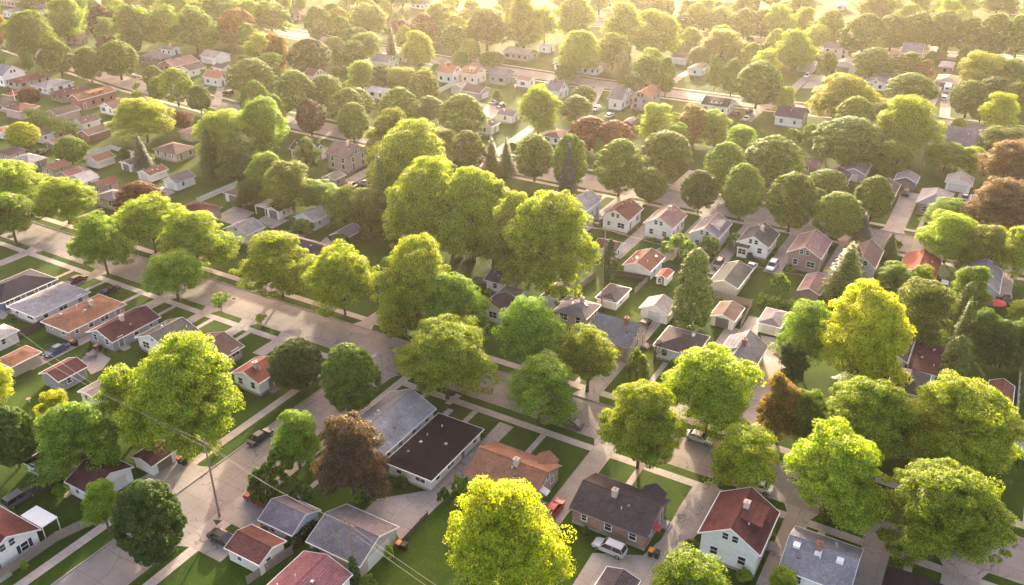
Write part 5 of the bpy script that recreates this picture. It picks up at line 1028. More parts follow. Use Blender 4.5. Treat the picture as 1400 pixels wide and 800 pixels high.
for b in (blkL, blkR, blkM, blkN, blkF, blkX): slab('lawn', b, -.01, GZ, M_LAWN)
def kerb(line, side):
    a, b = off(line, 0), off(line, side * .16)
    n = len(line); vs = [(x, y, -.01) for x, y in a] + [(x, y, GZ + .012) for x, y in a] + [(x, y, GZ + .012) for x, y in b]
    fs = []
    for i in range(n - 1): fs += [(i, i + 1, n + i + 1, n + i), (n + i, n + i + 1, 2 * n + i + 1, 2 * n + i)]
    struct(mesh_obj('kerb', vs, fs, M_KERB))
def shift(l, d): return off(l, d)
kerb(shift([(-92.4, -300)] + edgeL + [(XL, 103.9)], -.02), 1)
kerb(shift([(-84.0, -300)] + edgeR + [(XR, 103.9)], .02), -1)
kerb([(XL, 113.08), (XR, 113.08)], 1)
for c, h in ((Bc, 5.2), (Cc, 5.2), (Ec, 5.0)):
    kerb(off(c, h - .02), 1); kerb(off(c, -h + .02), -1)
# sidewalks
SW = GZ + .004
sheet('sidewalk', [(XL, 100.55), (-95.1, 100.55), (-95.1, 102.05), (XL, 102.05)], SW, M_WALK)
sheet('sidewalk', [(-82.3, 100.55), (XR, 100.55), (XR, 102.05), (-82.3, 102.05)], SW, M_WALK)
sheet('sidewalk', [(XL, 115.2), (XR, 115.2), (XR, 116.8), (XL, 116.8)], SW, M_WALK)
sheet('sidewalk', [(-96.7, -300), (-95.1, -300), (-95.1, 103.7), (-96.7, 103.7)], SW + .004, M_WALK)
sheet('sidewalk', [(-82.3, -300), (-80.7, -300), (-80.7, 103.7), (-82.3, 103.7)], SW + .004, M_WALK)
for c, d in ((Bc, 8.6), (Bc, -7.6), (Cc, 7.8), (Cc, -7.8), (Ec, 7.6), (Ec, -7.6)): strip('sidewalk', off(c, d), 1.5, SW, M_WALK)
# a manhole in its concrete patch in the carriageway, and mulch rings under two street trees
sheet('road_patch', [(-131.6, 108.2), (-129.6, 108.2), (-129.6, 110.0), (-131.6, 110.0)], .008, M_WALK)
def disc(name, x, y, rd, z, mat, n=20): return struct(mesh_obj(name, [(x + cos(2 * pi * i / n) * rd, y + sin(2 * pi * i / n) * rd, z) for i in range(n)], [tuple(range(n))], mat))
disc('manhole', -130.6, 109.1, .38, .012, plain('cast_iron', (.05, .045, .045), .7))
# driveways
dz = GZ + .012
for i, (a, b, w, ax) in enumerate(DRIVES):
    z = dz + .0004 * i
    if ax == 'v':
        u0, u1 = a[0], b[0]; d = 1 if b[1] > a[1] else -1
        if abs(u0 - u1) < 3: u0 = u1 = (u0 + u1) / 2
        fl = .9
        poly = [(u0 - w / 2 - fl, a[1]), (u0 + w / 2 + fl, a[1]), (u0 + w / 2, a[1] + d * 1.9), (u1 + w / 2, b[1]), (u1 - w / 2, b[1]), (u0 - w / 2, a[1] + d * 1.9)]
    else:
        v0, v1 = a[1], b[1]; d = 1 if b[0] > a[0] else -1; fl = .8; v0 = v1 = (v0 + v1) / 2
        poly = [(a[0], v0 - w / 2 - fl), (a[0], v0 + w / 2 + fl), (a[0] + d * 1.9, v0 + w / 2), (b[0], v1 + w / 2), (b[0], v1 - w / 2), (a[0] + d * 1.9, v0 - w / 2)]
    sheet('driveway', poly, z, M_DRIVE)
for i, p in enumerate(PADS): sheet('driveway', p, GZ + .032 + .0005 * i, M_DRIVE)
for i, (a, b, w) in enumerate(WALKS): strip('footpath', [a, b], w, GZ + .042 + .0005 * i, M_WALK)
# front walks from the sidewalks to the house fronts
fw = 0
for bd in BUILDINGS:
    if bd[0] != 'h': continue
    k, u0, u1, v0, v1 = bd[:5]; um = u0 + (u1 - u0) * .35; tgt = None
    if v1 < 100 and v1 > 85: tgt = (v1, 100.5)
    elif 125 < v0 < 135: tgt = (116.8, v0)
    elif 185 < v1 < 199: tgt = (v1, 200.8)
    elif 217 < v0 < 240: tgt = (218.6, v0)
    if tgt and abs(tgt[1] - tgt[0]) > 1:
        sheet('footpath', [(um - .5, tgt[0]), (um + .5, tgt[0]), (um + .5, tgt[1]), (um - .5, tgt[1])], GZ + .006 + .0003 * (fw % 12), M_WALK); fw += 1

# ------------------------------------------------------------------ windows and doors (shared meshes, local +Y faces out)
def lib(fn):
    o = fn(); me = o.data; bpy.data.objects.remove(o); return me
def inst(me, name, parent, loc, rz):
    o = bpy.data.objects.new(name, me); col.objects.link(o); o.parent = parent; o.location = loc; o.rotation_euler.z = rz; return o
def win_glass(w, h):
    m = MB(); m.box(-w / 2, w / 2, -.02, .02, -h / 2, h / 2); return m.build('pane', M_GLASS)
def win_frame(w, h, mat=None):
    m = MB(); t = .11
    m.box(-w / 2 - t, w / 2 + t, -.03, .06, h / 2, h / 2 + t); m.box(-w / 2 - t, w / 2 + t, -.03, .09, -h / 2 - t, -h / 2)
    m.box(-w / 2 - t, -w / 2, -.03, .06, -h / 2, h / 2); m.box(w / 2, w / 2 + t, -.03, .06, -h / 2, h / 2)
    m.box(-w / 2, w / 2, .015, .045, -.03, .03)
    if w > 1.2: m.box(-.03, .03, .02, .05, -h / 2, h / 2)
    return m.build('frame', mat or M_WHITE)
WINS = {}
for k, (w, h) in {'s': (.75, 1.0), 'm': (.95, 1.25), 'w': (1.7, 1.25), 'x': (.7, .5)}.items():
    WINS[k] = (lib(lambda: win_glass(w, h)), lib(lambda: win_frame(w, h)), w, h)
def door_mesh():
    m = MB(); m.box(-.48, .48, -.02, .03, 0, 2.05); m.box(-.35, .35, .03, .045, 1.15, 1.85); return m.build('door', M_DOOR)
def doorframe_mesh():
    m = MB(); m.box(-.6, -.48, -.02, .06, 0, 2.17); m.box(.48, .6, -.02, .06, 0, 2.17); m.box(-.48, .48, -.02, .06, 2.05, 2.17); return m.build('frame', M_WHITE)
def step_mesh():
    m = MB(); m.box(-.8, .8, .02, 1.1, -.4, -.05); m.box(-.8, .8, 1.1, 1.45, -.4, -.22); return m.build('step', M_FOUND)
DOOR, DFRAME, STEP = lib(door_mesh), lib(doorframe_mesh), lib(step_mesh)
def gdoor(w, mat):
    m = MB(); n = 4
    for i in range(n): m.box(-w / 2, w / 2, -.02, .03, i * .53 + .01, (i + 1) * .53 - .01)
    m.box(-w / 2, w / 2, -.03, .01, 0, 2.12)
    return m.build('garage_door', mat)
GD = {(w, c): lib(lambda: gdoor(w, M_GDOOR if c else M_GDOORD)) for w in (2.6, 4.6) for c in (0, 1)}
M_SHUT = plain('shutter_paint', (.03, .035, .06), .5)
def shut_mesh():
    m = MB(); m.box(-.22, .22, 0, .05, -.65, .65); return m.build('shutter', M_SHUT)
SHUT = lib(shut_mesh)

def roof_part(name, L, S, he, r, ridge, style, mat, parent, th=.17):
    # L half length along ridge, S half span across; local coords centred
    m = MB()
    if style == 'flat':
        m.box(-S, S, -L, L, he - .1, he + .12)
    elif style == 'gable':
        m.prism([(-S, he), (0, he + r), (S, he), (S, he - th), (0, he + r - th), (-S, he - th)], 'y', -L, L)
    else:
        ins = min(S * .9, L * .95); i2 = L - ins
        v = [(-S, -L, he), (S, -L, he), (S, L, he), (-S, L, he), (0, -i2, he + r), (0, i2, he + r), (-S, -L, he - th), (S, -L, he - th), (S, L, he - th), (-S, L, he - th)]
        m.add(v, [(0, 1, 4), (1, 2, 5, 4), (2, 3, 5), (3, 0, 4, 5), (0, 6, 7, 1), (1, 7, 8, 2), (2, 8, 9, 3), (3, 9, 6, 0), (9, 8, 7, 6)])
    o = m.build(name, mat, parent)
    return o
def trim_part(L, S, he, r, style, mat, parent):
    m = MB(); t = .05
    m.box(-S - .10, -S - .005, -L, L, he - .16, he + .0); m.box(S + .005, S + .10, -L, L, he - .16, he + .0)
    if style == 'gable':
        for y0, y1 in ((-L - t, -L - .004), (L + .004, L + t)):
            for s in (-1, 1):
                vs = [(s * (S + .10), he - .22), (0, he + r - .20), (0, he + r + .03), (s * (S + .10), he + .02)]
                m.prism(vs, 'y', y0, y1)
    else:
        m.box(-S - .10, S + .10, -L - .10, -L - .005, he - .16, he); m.box(-S - .10, S + .10, L + .005, L + .10, he - .16, he)
    return m.build('gutter', mat, parent)

CAM = Vector((0, 0, 86))
rng = random.Random(7)
def add_window(parent, kind, loc, rz, near, shutters=False):
    g, f, w, h = WINS[kind]
    o = inst(g, 'window', parent, loc, rz)
    if near:
        inst(f, 'frame', o, (0, 0, 0), 0)
    if shutters:
        for s in (-1, 1):
            inst(SHUT, 'shutter', parent, (loc[0] + cos(rz) * s * (w / 2 + .36), loc[1] + sin(rz) * s * (w / 2 + .36), loc[2]), rz)
def building(bd, idx):
    kind, u0, u1, v0, v1, he, rise, ridge, style, rc, wc, label, fl = bd
    cx, cy = (u0 + u1) / 2, (v0 + v1) / 2; W, D = (u1 - u0) / 2, (v1 - v0) / 2
    dist = hypot(cx, cy); near = dist < 300
    name = {'h': 'house', 'g': 'garage', 's': 'shed', 'c': 'carport'}[kind]
    root = empty(name, (cx, cy, GZ), label, name)
    he -= GZ
    ov = {'h': .4, 'g': .3, 's': .15, 'c': .15}[kind]
    # local frame: ridge along local Y.  ridge 'u' -> rotate content by -90 deg around z
    ru = ridge == 'u'
    S, L = (D, W) if ru else (W, D)
    holder = root
    if ru: root.rotation_euler.z = -pi / 2   # local +Y -> world +X ; local +X -> world -Y
    rm = shingle(rc, ROOF[rc]); wm = wallmat(wc)
    s, l = S - ov, L - ov
    if kind == 'c':
        m = MB()
        for x in (-s, s):
            for y in (-l, l): m.box(x - .06, x + .06, y - .06, y + .06, 0, he - .1)
        m.build('post', M_WHITE, root)
        roof_part('roof', L, S, he, rise, ridge, style, plain('flat_pale_roof', (.5, .47, .43), .6), root); return root
    hw = he + (rise * ov / S if style == 'gable' else 0) - .19
    if style == 'gable':
        pk = hw + rise * s / S
        m = MB(); m.prism([(-s, 0), (s, 0), (s, hw), (0, pk), (-s, hw)], 'y', -l, l)
    else:
        m = MB(); m.box(-s, s, -l, l, 0, he - .18)
    m.build('wall', wm, root)
    if kind == 'h':
        m = MB(); m.box(-s - .04, s + .04, -l - .04, l + .04, -.1, .42); m.build('foundation', M_FOUND, root)
    roofm = rm
    if style == 'flat': roofm = shingle(rc, ROOF[rc])
    if 'barnred' == wc and kind == 's':
        m = MB(); pts = [(-S, he), (-S * .72, he + rise * .62), (0, he + rise), (S * .72, he + rise * .62), (S, he)]
        m.prism(pts + [(x * .96, z - .08) for x, z in pts[::-1]], 'y', -L, L); roof = m.build('roof', roofm, root)
    else:
        roof = roof_part('roof', L, S, he, rise, ridge, style, roofm, root)
    tm = M_WHITE if ('whitetrim' in fl or wc in ('white', 'cream', 'paleblue')) and 'whitetrim0' not in fl else M_DTRIM if kind == 'h' else M_WHITE
    if 'barnred' != wc: trim_part(L, S, he, rise, style, tm, root)
    if style == 'gable' and dist < 260:
        m = MB(); c = .14
        m.prism([(-c, he + rise - c * rise / S + .012), (0, he + rise + .03), (c, he + rise - c * rise / S + .012), (0, he + rise - .05)], 'y', -L, L)
        m.build('ridge_cap', shingle(rc + '_ridge', tuple(x * .8 for x in ROOF[rc])), roof)
    # walls: list of (outward local dir, half length, gable?)
    def world_dir(dx, dy):
        return (dy, -dx) if ru else (dx, dy)
    sides = [((0, -1), l, s, True), ((1, 0), s, l, False), ((0, 1), l, s, True), ((-1, 0), s, l, False)]
    dside = None
    mdoor = [f for f in fl.split() if f.startswith('door=')]
    if mdoor: dside = {'S': (0, -1), 'N': (0, 1), 'E': (1, 0), 'W': (-1, 0)}[mdoor[0][5]]
    elif kind == 'g': dside = (0, 1) if (v0 > 157 and v1 < 200) else (0, -1) if v0 > 105 and v1 < 157 else (0, 1) if v1 < 100 else (0, -1)
    vis = [(0, -1), (1, 0) if cx < 10 else (-1, 0)]
    for (dx, dy), dpt, half, isg in sides:
        wd = world_dir(dx, dy)
        vz = wd in vis
        if not vz and dist > 170: continue
        rz = atan2(dy, dx) - pi / 2          # local +Y of the window faces out
        def at(t, z, out=.0):
            return (dx * (dpt + out) - dy * t, dy * (dpt + out) + dx * t, z)
        if kind in ('g', 's'):
            if dside == wd and kind == 'g':
                w = 4.6 if half * 2 > 5.8 else 2.6
                inst(GD[(w, (idx * 7) % 3 > 0)], 'garage_door', root, at(0, 0, .0), rz)
            elif (idx + int(dx)) % 2 == 0 or 'win' in fl:
                add_window(root, 's', at(-half * .3, min(1.5, he - .9)), rz, near)
            if kind == 's' and wd == (0, -1): inst(DOOR, 'door', root, at(half * .1, 0, .0), rz)
            continue
        n = max(1, int(half * 2 / 2.9)); zrow = [1.75] if he < 3.2 else [1.6, 3.55]
        if 3.2 < he <= 4.55 and idx not in (123,): zrow = [1.95]
        dk = None
        if wd == (1, 0) or (wd == (0, 1)) : dk = (idx * 5 + int(dx)) % n
        for zi, z in enumerate(zrow):
            for i in range(n):
                t = -half + (i + .5) * 2 * half / n
                if zi == 0 and i == dk:
                    inst(DOOR, 'door', root, at(t, .42, .0), rz); d = inst(DFRAME, 'door_frame', root, at(t, .42, .0), rz)
                    if dist < 170: inst(STEP, 'step', root, at(t, .42, .02), rz)
                    continue
                k = 'w' if (i * 3 + idx) % 4 == 0 and he < 4 else 'm' if (i + idx) % 3 else 's'
                add_window(root, k, at(t, z), rz, near, 'shutters' in fl and vz)
        if isg and style == 'gable' and rise > 1.5:
            zt = he + rise * .30
            if rise > 1.9:
                for t in (-.65, .65): add_window(root, 's', at(t, zt), rz, near)
            else:
                add_window(root, 'x', at(0, zt + .1), rz, near)
    # roof furniture (children of the roof)
    def roofz(x): return he + rise * (1 - abs(x) / S) if style != 'flat' else he + .12
    if 'chimney' in fl:
        m = MB(); x = S * .12 if not ru else S * .12; y = L * rng.uniform(-.25, .45); z0 = roofz(x) - .5; z1 = he + rise + .75
        m.box(x - .36, x + .36, y - .36, y + .36, z0, z1); m.box(x - .44, x + .44, y - .44, y + .44, z1, z1 + .14)
        m.tube((x, y, z1 + .14), (x, y, z1 + .45), .15, .13)
        m.build('chimney', M_BRICKCH if 'brickchim' in fl or wc in ('white',) and idx % 2 else M_STONECH, roof)
    if kind == 'h' or 'vents' in fl:
        n = 5 if 'vents' in fl else 2
        if dist < 300 and style != 'hip' or 'vents' in fl:
            for i in range(n):
                x = (1 if ru else rng.choice((-1, 1))) * S * rng.uniform(.25, .6); y = L * rng.uniform(-.7, .7); z = roofz(x)
                m = MB()
                if i % 2: m.tube((x, y, z - .1), (x, y, z + .4), .07, .07); m.build('vent_pipe', M_WHITE, roof)
                else: m.box(x - .2, x + .2, y - .2, y + .2, z - .12, z + .16); m.build('roof_vent', M_METAL if i else M_DTRIM, roof)
    if 'skylights' in fl:
        for i in range(3):
            x = S * (.22); y = -L * .72 + i * L * .62; z = roofz(x)
            m = MB(); m.box(x - .42, x + .42, y - .42, y + .42, z - .3, z + .22); m.build('skylight', M_WHITE, roof)
    if 'dish' in fl:
        m = MB(); m.tube((S * .4, L * .3, roofz(S * .4)), (S * .4, L * .3, roofz(S * .4) + .5), .03, .03); m.tube((S * .4, L * .3, roofz(S * .4) + .5), (S * .45, L * .25, roofz(S * .4) + .6), .05, .38, 12)
        m.build('satellite_dish', M_WHITE, roof)
    for f in fl.split():
        if f.startswith('dormer'):
            side = {'R': 1, 'L': -1, 'N': 1}[f[-1]]
            w = L * (.40 if f[-1] != 'L' else .45)
            x1 = side * S * .72; x0 = side * S * .08; zb = roofz(x1); zt = he + rise * .93
            m = MB(); y0, y1 = L * .05 - w, L * .05 + w
            xa, xb = min(x0, x1), max(x0, x1)
            m.add([(x0, y0, zb), (x1, y0, zb - .1), (x1, y1, zb - .1), (x0, y1, zb), (x0, y0, zt), (x1, y0, zt - .35), (x1, y1, zt - .35), (x0, y1, zt)],
                  [(0, 1, 5, 4), (1, 2, 6, 5), (2, 3, 7, 6), (3, 0, 4, 7), (4, 5, 6, 7)])
            dm = m.build('dormer', roofm if rc == 'darkred' else wm, roof)
            m = MB(); xe = x1 + side * .25; a = .25
            m.add([(x0, y0 - a, zt + .02), (xe, y0 - a, zt - .42), (xe, y1 + a, zt - .42), (x0, y1 + a, zt + .02), (x0, y0 - a, zt + .14), (xe, y0 - a, zt - .30), (xe, y1 + a, zt - .30), (x0, y1 + a, zt + .14)],
                  [(0, 3, 2, 1), (4, 5, 6, 7), (0, 1, 5, 4), (1, 2, 6, 5), (2, 3, 7, 6), (3, 0, 4, 7)])
            m.build('dormer_roof', roofm, roof)
            zc = (zb + zt - .4) / 2
            for t in (-.5, .5):
                o = inst(WINS['x'][0], 'dormer_window', roof, (x1, L * .05 + t * w, zc), -pi / 2 if side > 0 else pi / 2)
    if 'cross' in fl:
        # small front gable on the far side of the ridge (street front)
        m = MB(); y0 = L * .25; y1 = L * .85; ym = (y0 + y1) / 2; S2 = S + 1.0; r2 = rise * .62
        m.add([(-S * .25, ym, he + r2), (-S2, ym, he + r2), (-S2, y0, he), (-S2, y1, he), (-S * .6, y0, he + .02), (-S * .6, y1, he + .02)],
              [(0, 1, 2, 4), (1, 0, 5, 3)])
        o = m.build('porch_roof', roofm, roof)
        m = MB(); m.prism([(y0 + .2, 0), (y1 - .2, 0), (y1 - .2, he - .05), (ym, he + r2 - .15), (y0 + .2, he - .05)], 'x', -S2 + .3, -s)
        m.build('front_bay', wm, root)
    if 'bay' in fl.split():
        m = MB(); m.box(-s * .95, -s * .25, -l - 1.3, -l, 0, 2.6); m.build('bay', wm, root)
        m = MB(); m.box(-s - .15, -s * .15, -l - 1.5, -l, 2.6, 2.75); m.build('bay_roof', roofm, root)
        add_window(root, 'w', (-s * .6, -l - 1.3, 1.5), pi, near)
    if 'awning' in fl.split() or 'redawning' in fl.split():
        am = plain('red_awning', (.35, .03, .04), .5) if 'redawning' in fl else M_WHITE
        m = MB(); m.add([(-.5 + 1.2, l, 2.6), (1.9, l, 2.6), (1.9, l + 1.2, 2.15), (.7, l + 1.2, 2.15), (.7, l, 2.5), (1.9, l, 2.5), (1.9, l + 1.2, 2.05), (.7, l + 1.2, 2.05)],
              [(0, 1, 2, 3), (7, 6, 5, 4), (2, 1, 5, 6), (0, 3, 7, 4), (3, 2, 6, 7)])
        m.build('awning', am, root)
    if 'tanend' in fl:
        pass
    return root
for i, bd in enumerate(BUILDINGS): building(bd, i)

# ------------------------------------------------------------------ trees
def leaf_cloud(name, P, Nn, size, rngn, aspect=.62):
    # P centres (n,3), Nn normals (n,3) -> rhombic leaf-clump faces
    n = len(P)
    Nn = Nn / np.linalg.norm(Nn, axis=1, keepdims=True)
    a = np.cross(Nn, rngn.normal(size=(n, 3))); a /= np.linalg.norm(a, axis=1, keepdims=True); b = np.cross(Nn, a)
    s = (size * rngn.uniform(.6, 1.35, n))[:, None]
    V = np.empty((n, 4, 3)); bend = Nn * s * .22
    V[:, 0] = P + a * s; V[:, 1] = P + b * s * aspect - bend; V[:, 2] = P - a * s; V[:, 3] = P - b * s * aspect - bend
    me = bpy.data.meshes.new(name)
    me.vertices.add(n * 4); me.loops.add(n * 4); me.polygons.add(n)
    me.vertices.foreach_set('co', V.reshape(-1).astype(np.float32)); me.loops.foreach_set('vertex_index', np.arange(n * 4, dtype=np.int32))
    me.polygons.foreach_set('loop_start', np.arange(0, n * 4, 4, dtype=np.int32))
    try: me.polygons.foreach_set('loop_total', np.full(n, 4, dtype=np.int32))
    except Exception: pass
    me.update(calc_edges=True); return me
def sph(rn, n):
    v = rn.normal(size=(n, 3)); return v / np.linalg.norm(v, axis=1, keepdims=True)
def crown_mesh(kind, seed, big=False):
    rn = np.random.default_rng(seed)
    H = 15.0; Rr = 6.0
    if big: H, Rr = 18.0, 9.0
    cl = []          # clump centres, radii
    if kind in 'EK':
        nl = (9 if kind == 'E' else 11) + (5 if big else 0)
        z0 = H * (.19 if kind == 'E' else .07)
        lobes = [(np.array([0, 0, H * .54]), np.array([Rr * .70, Rr * .70, H * .40]))]
        for i in range(nl):
            an = 2 * pi * (i / nl + rn.uniform(-.05, .05)); lvl = rn.uniform(.27, .68) if kind == 'E' else rn.uniform(.16, .74)
            rad = Rr * rn.uniform(.44, .70) * (1.0 if lvl < .62 else .7)
            lobes.append((np.array([cos(an) * rad, sin(an) * rad, H * lvl]), np.array([Rr * rn.uniform(.30, .44)] * 2 + [H * rn.uniform(.13, .20)])))
        for i in range(3):
            an = rn.uniform(0, 2 * pi); lobes.append((np.array([cos(an) * Rr * .28, sin(an) * Rr * .28, H * rn.uniform(.76, .86)]), np.array([Rr * .36, Rr * .36, H * .13])))
        for c, rd in lobes:
            vol = rd[0] * rd[1] * 1.0
            m = int(19 * vol / (Rr * .4) ** 2 / (1.6 if vol > (Rr * .5) ** 2 else 1)) + 6
            if big: m = int(m * 1.7)
            d = sph(rn, m); d[:, 2] = np.abs(d[:, 2]) * np.where(rn.uniform(size=m) < .75, 1, -1)
            q = c + d * rd * rn.uniform(.72, 1.04, (m, 1))
            q[:, 2] = np.maximum(q[:, 2], z0 + rn.uniform(0, 1.0, m))
            q[:, :2] *= 1 + .16 * rn.uniform(-1, 1, (m, 1)) * (rn.uniform(size=(m, 1)) < .35)
            for p in q: cl.append((p, rn.uniform(.6, 1.0) if rn.uniform() < .6 else rn.uniform(1.0, 1.6)))
        leaves, size = (185 if not big else 200), (.150 if not big else .155)
    elif kind == 'M':
        m = 400; z0 = H * .16
        t = rn.uniform(0, 1, m) ** .85
        prof = np.sin(np.clip((t * .93 + .06), 0, 1) ** .92 * pi) ** .50
        an = rn.uniform(0, 2 * pi, m)
        lump = 1 + .07 * np.sin(3 * an + rn.uniform(0, 6)) + .05 * np.sin(5 * an + 7 * t)
        rad = Rr * .93 * prof * lump * np.sqrt(np.where(rn.uniform(size=m) < .26, rn.uniform(.02, .5, m), rn.uniform(.70, 1.0, m)))
        for i in range(m): cl.append((np.array([cos(an[i]) * rad[i], sin(an[i]) * rad[i], z0 + t[i] * (H - z0 - .5)]), rn.uniform(.5, .95) if rad[i] > Rr * .5 * prof[i] else 1.5))
        leaves, size = 150, .18
    elif kind in 'CA':
        H, Rr = 9.0, 2.0; m = 190
        t = rn.uniform(0, 1, m); prof = (np.sin(np.clip(t * .92 + .1, 0, 1) ** .7 * pi)) ** .5; an = rn.uniform(0, 2 * pi, m)
        rad = Rr * .85 * prof * np.sqrt(rn.uniform(.6, 1, m))
        for i in range(m): cl.append((np.array([cos(an[i]) * rad[i], sin(an[i]) * rad[i], .3 + t[i] * (H - .6)]), rn.uniform(.35, .65)))
        leaves, size = 110, .13
    elif kind == 'H':
        H, Rr = 2.5, 1.5; m = 46
        d = sph(rn, m); d[:, 2] = np.abs(d[:, 2])
        for i in range(m): cl.append((np.array([0, 0, .55]) + d[i] * np.array([Rr * .85, Rr * .85, H * .66]) * rn.uniform(.7, 1), rn.uniform(.22, .42)))
        leaves, size = 60, .12
    elif kind == 'T':
        H, Rr = 5.0, 1.6; m = 34
        d = sph(rn, m)
        for i in range(m): cl.append((np.array([0, 0, 3.3]) + d[i] * np.array([Rr * .85, Rr * .85, 1.5]) * rn.uniform(.3, 1), rn.uniform(.25, .45)))
        leaves, size = 42, .12
    if kind in 'SP':
        H, Rr = 11.0, 3.0; Ps, Ns = [], []
        tiers = 30
        for ti in range(tiers):
            t = ti / (tiers - 1); z = .5 + t * (H - .7); rr = Rr * (1 - t) ** .85 * rn.uniform(.86, 1.08) + .12
            nb = max(5, int(17 * (1 - t) + 5)); a0 = rn.uniform(0, 6)
            for b in range(nb):
                an = a0 + 2 * pi * b / nb + rn.uniform(-.15, .15); ln = rr * rn.uniform(.75, 1.1); k = max(5, int(ln * 26))
                s = rn.uniform(.12, 1, k); wdt = .34 * (1 - s * .6)
                off_ = rn.uniform(-1, 1, k) * wdt
                x = cos(an) * ln * s - sin(an) * off_; y = sin(an) * ln * s + cos(an) * off_
                zz = z - ln * .30 * s ** 1.5 + .10 * s + rn.uniform(-.06, .06, k)
                Ps.append(np.stack([x, y, zz], 1)); nn = np.stack([cos(an) * .5 + rn.normal(0, .3, k), sin(an) * .5 + rn.normal(0, .3, k), np.full(k, 1.0)], 1); Ns.append(nn)
        P = np.concatenate(Ps); Nn = np.concatenate(Ns)
        return leaf_cloud('crown', P, Nn, .17, rn, .5), H, Rr
    C = np.array([c for c, r in cl]); rads = np.array([r for c, r in cl])
    n = leaves
    d = sph(rn, len(cl) * n); d[:, 2] = np.where(rn.uniform(size=len(d)) < .7, np.abs(d[:, 2]), d[:, 2])
    rep = np.repeat(np.arange(len(cl)), n)
    rr = rads[rep][:, None] * rn.uniform(.80, 1.06, (len(d), 1))
    fl = {'E': (1.18, .58), 'K': (1.08, .68)}.get(kind, (1.0, .75))
    P = C[rep] + d * rr * np.array([fl[0], fl[0], fl[1]]) + (rn.normal(0, .07, d.shape) if kind in 'EK' else 0)
    Nn = d * 1.1 + rn.normal(0, .42, d.shape) + np.array([0, 0, .35])
    return leaf_cloud('crown', P, Nn, size, rn), H, Rr
def trunk_mesh(kind, H, Rr, seed):
    rn = random.Random(seed); m = MB()
    if kind in 'SPCAH':
        m.tube((0, 0, -.2), (0, 0, H * .8 if kind != 'H' else 1.2), {'S': .2, 'P': .22, 'C': .16, 'A': .14, 'H': .07}[kind], .04, 7)
        return m
    th = {'E': .27, 'K': .22, 'M': .20, 'T': .35, 'B': .25}[kind] * H; r = {'E': .36, 'K': .42, 'M': .33, 'T': .05, 'B': .2}[kind]
    m.tube((0, 0, -.3), (0, 0, .35), r * 1.35, r, 8); m.tube((0, 0, .35), (.1, .05, th), r, r * .72, 8)
    k = 6 if kind != 'T' else 4
    def limb(p, d, ln, rr, lev):
        q = p + d * ln; m.tube(p, q, rr, rr * .6, 6)
        if lev > 0:
            for _ in range(3 if kind == 'B' else 2):
                d2 = (d + Vector((rn.uniform(-.6, .6), rn.uniform(-.6, .6), rn.uniform(-.1, .5)))).normalized()
                limb(q, d2, ln * .66, rr * .58, lev - 1)
    for i in range(k):
        an = 2 * pi * i / k + rn.uniform(-.4, .4); up = rn.uniform(.8, 1.7)
        limb(Vector((.1, .05, th * rn.uniform(.88, 1.0))), Vector((cos(an), sin(an), up)).normalized(), Rr * .48, r * .45, 3 if kind == 'B' else 2)
    m.tube((.1, .05, th), (.0, .1, H * .7), r * .6, r * .2, 7)
    return m
PROTO = {}
def make_proto(key, kind, seed, big=False):
    if kind == 'B': H, Rr, cm = 7.0, 2.6, None
    else:
        cm, H, Rr = crown_mesh(kind, seed, big); cm.materials.append(M_NEEDLE if kind in 'SPCA' else M_LEAF)
    tm = trunk_mesh(kind, H, Rr, seed); o = tm.build('trunk', M_BARK); tme = o.data; bpy.data.objects.remove(o)
    if cm:
        co_ = np.empty(len(cm.vertices) * 3, np.float32); cm.vertices.foreach_get('co', co_); co_ = co_.reshape(-1, 3)
        Rr = float(np.percentile(np.hypot(co_[:, 0], co_[:, 1]), 98.5)); H = float(np.percentile(co_[:, 2], 99.8))
    PROTO[key] = (cm, tme, H, Rr)
for s in range(5):
    make_proto(('E', s), 'E', 11 + s); make_proto(('K', s), 'K', 21 + s)
    if s < 4: make_proto(('M', s), 'M', 31 + s)
for s in range(3): make_proto(('EB', s), 'E', 41 + s, True); make_proto(('KB', s), 'K', 51 + s, True)
for s in range(2):
    make_proto(('EB', s), 'E', 41 + s, True); make_proto(('KB', s), 'K', 51 + s, True)
    make_proto(('S', s), 'S', 61 + s); make_proto(('H', s), 'H', 71 + s)
make_proto(('P', 0), 'P', 81); make_proto(('C', 0), 'C', 82); make_proto(('A', 0), 'A', 83); make_proto(('T', 0), 'T', 84); make_proto(('B', 0), 'B', 85)
LEAF = dict(N=(.095, .062, .040), g=(.116, .184, .016), d=(.048, .094, .013), y=(.180, .230, .016), G=(.245, .265, .014), o=(.115, .150, .020), R=(.110, .034, .020), D=(.058, .040, .034), O=(.140, .095, .026), b=(.058, .088, .058))
tr = random.Random(5)
def place_tree(x, y, h, r, kind, c, label, group):
    nv = {'E': 5, 'K': 5, 'M': 4, 'S': 2, 'H': 2}.get(kind, 1); key = (kind, tr.randrange(nv))
    if kind in 'EK' and r > 6.4: key = (kind + 'B', tr.randrange(3))
    cm, tm, H, Rr = PROTO[key]
    cat = 'shrub' if kind in 'H' else 'tree'
    root = empty(TREE_NAMES[kind], (x, y, GZ - .02), label, cat, group, tr.uniform(0, 6.28))
    sx = r / Rr; sz = h / H
    if kind in 'EKM': sx *= .97 if y < 118 else 1.07; sz *= .93 if y < 118 else .97
    root.scale = (sx, sx, sz)
    t = bpy.data.objects.new('trunk', tm); col.objects.link(t); t.parent = root
    if cm:
        o = bpy.data.objects.new('crown', cm); col.objects.link(o); o.parent = root
        b = LEAF[c]; v = tr.uniform(.80, 1.18) * (.84 if kind == 'M' and c == 'g' else 1); w = tr.uniform(-.06, .06)
        o.color = (b[0] * v * (1 + w), b[1] * v, b[2] * v * (1 - w), 1)
    return root
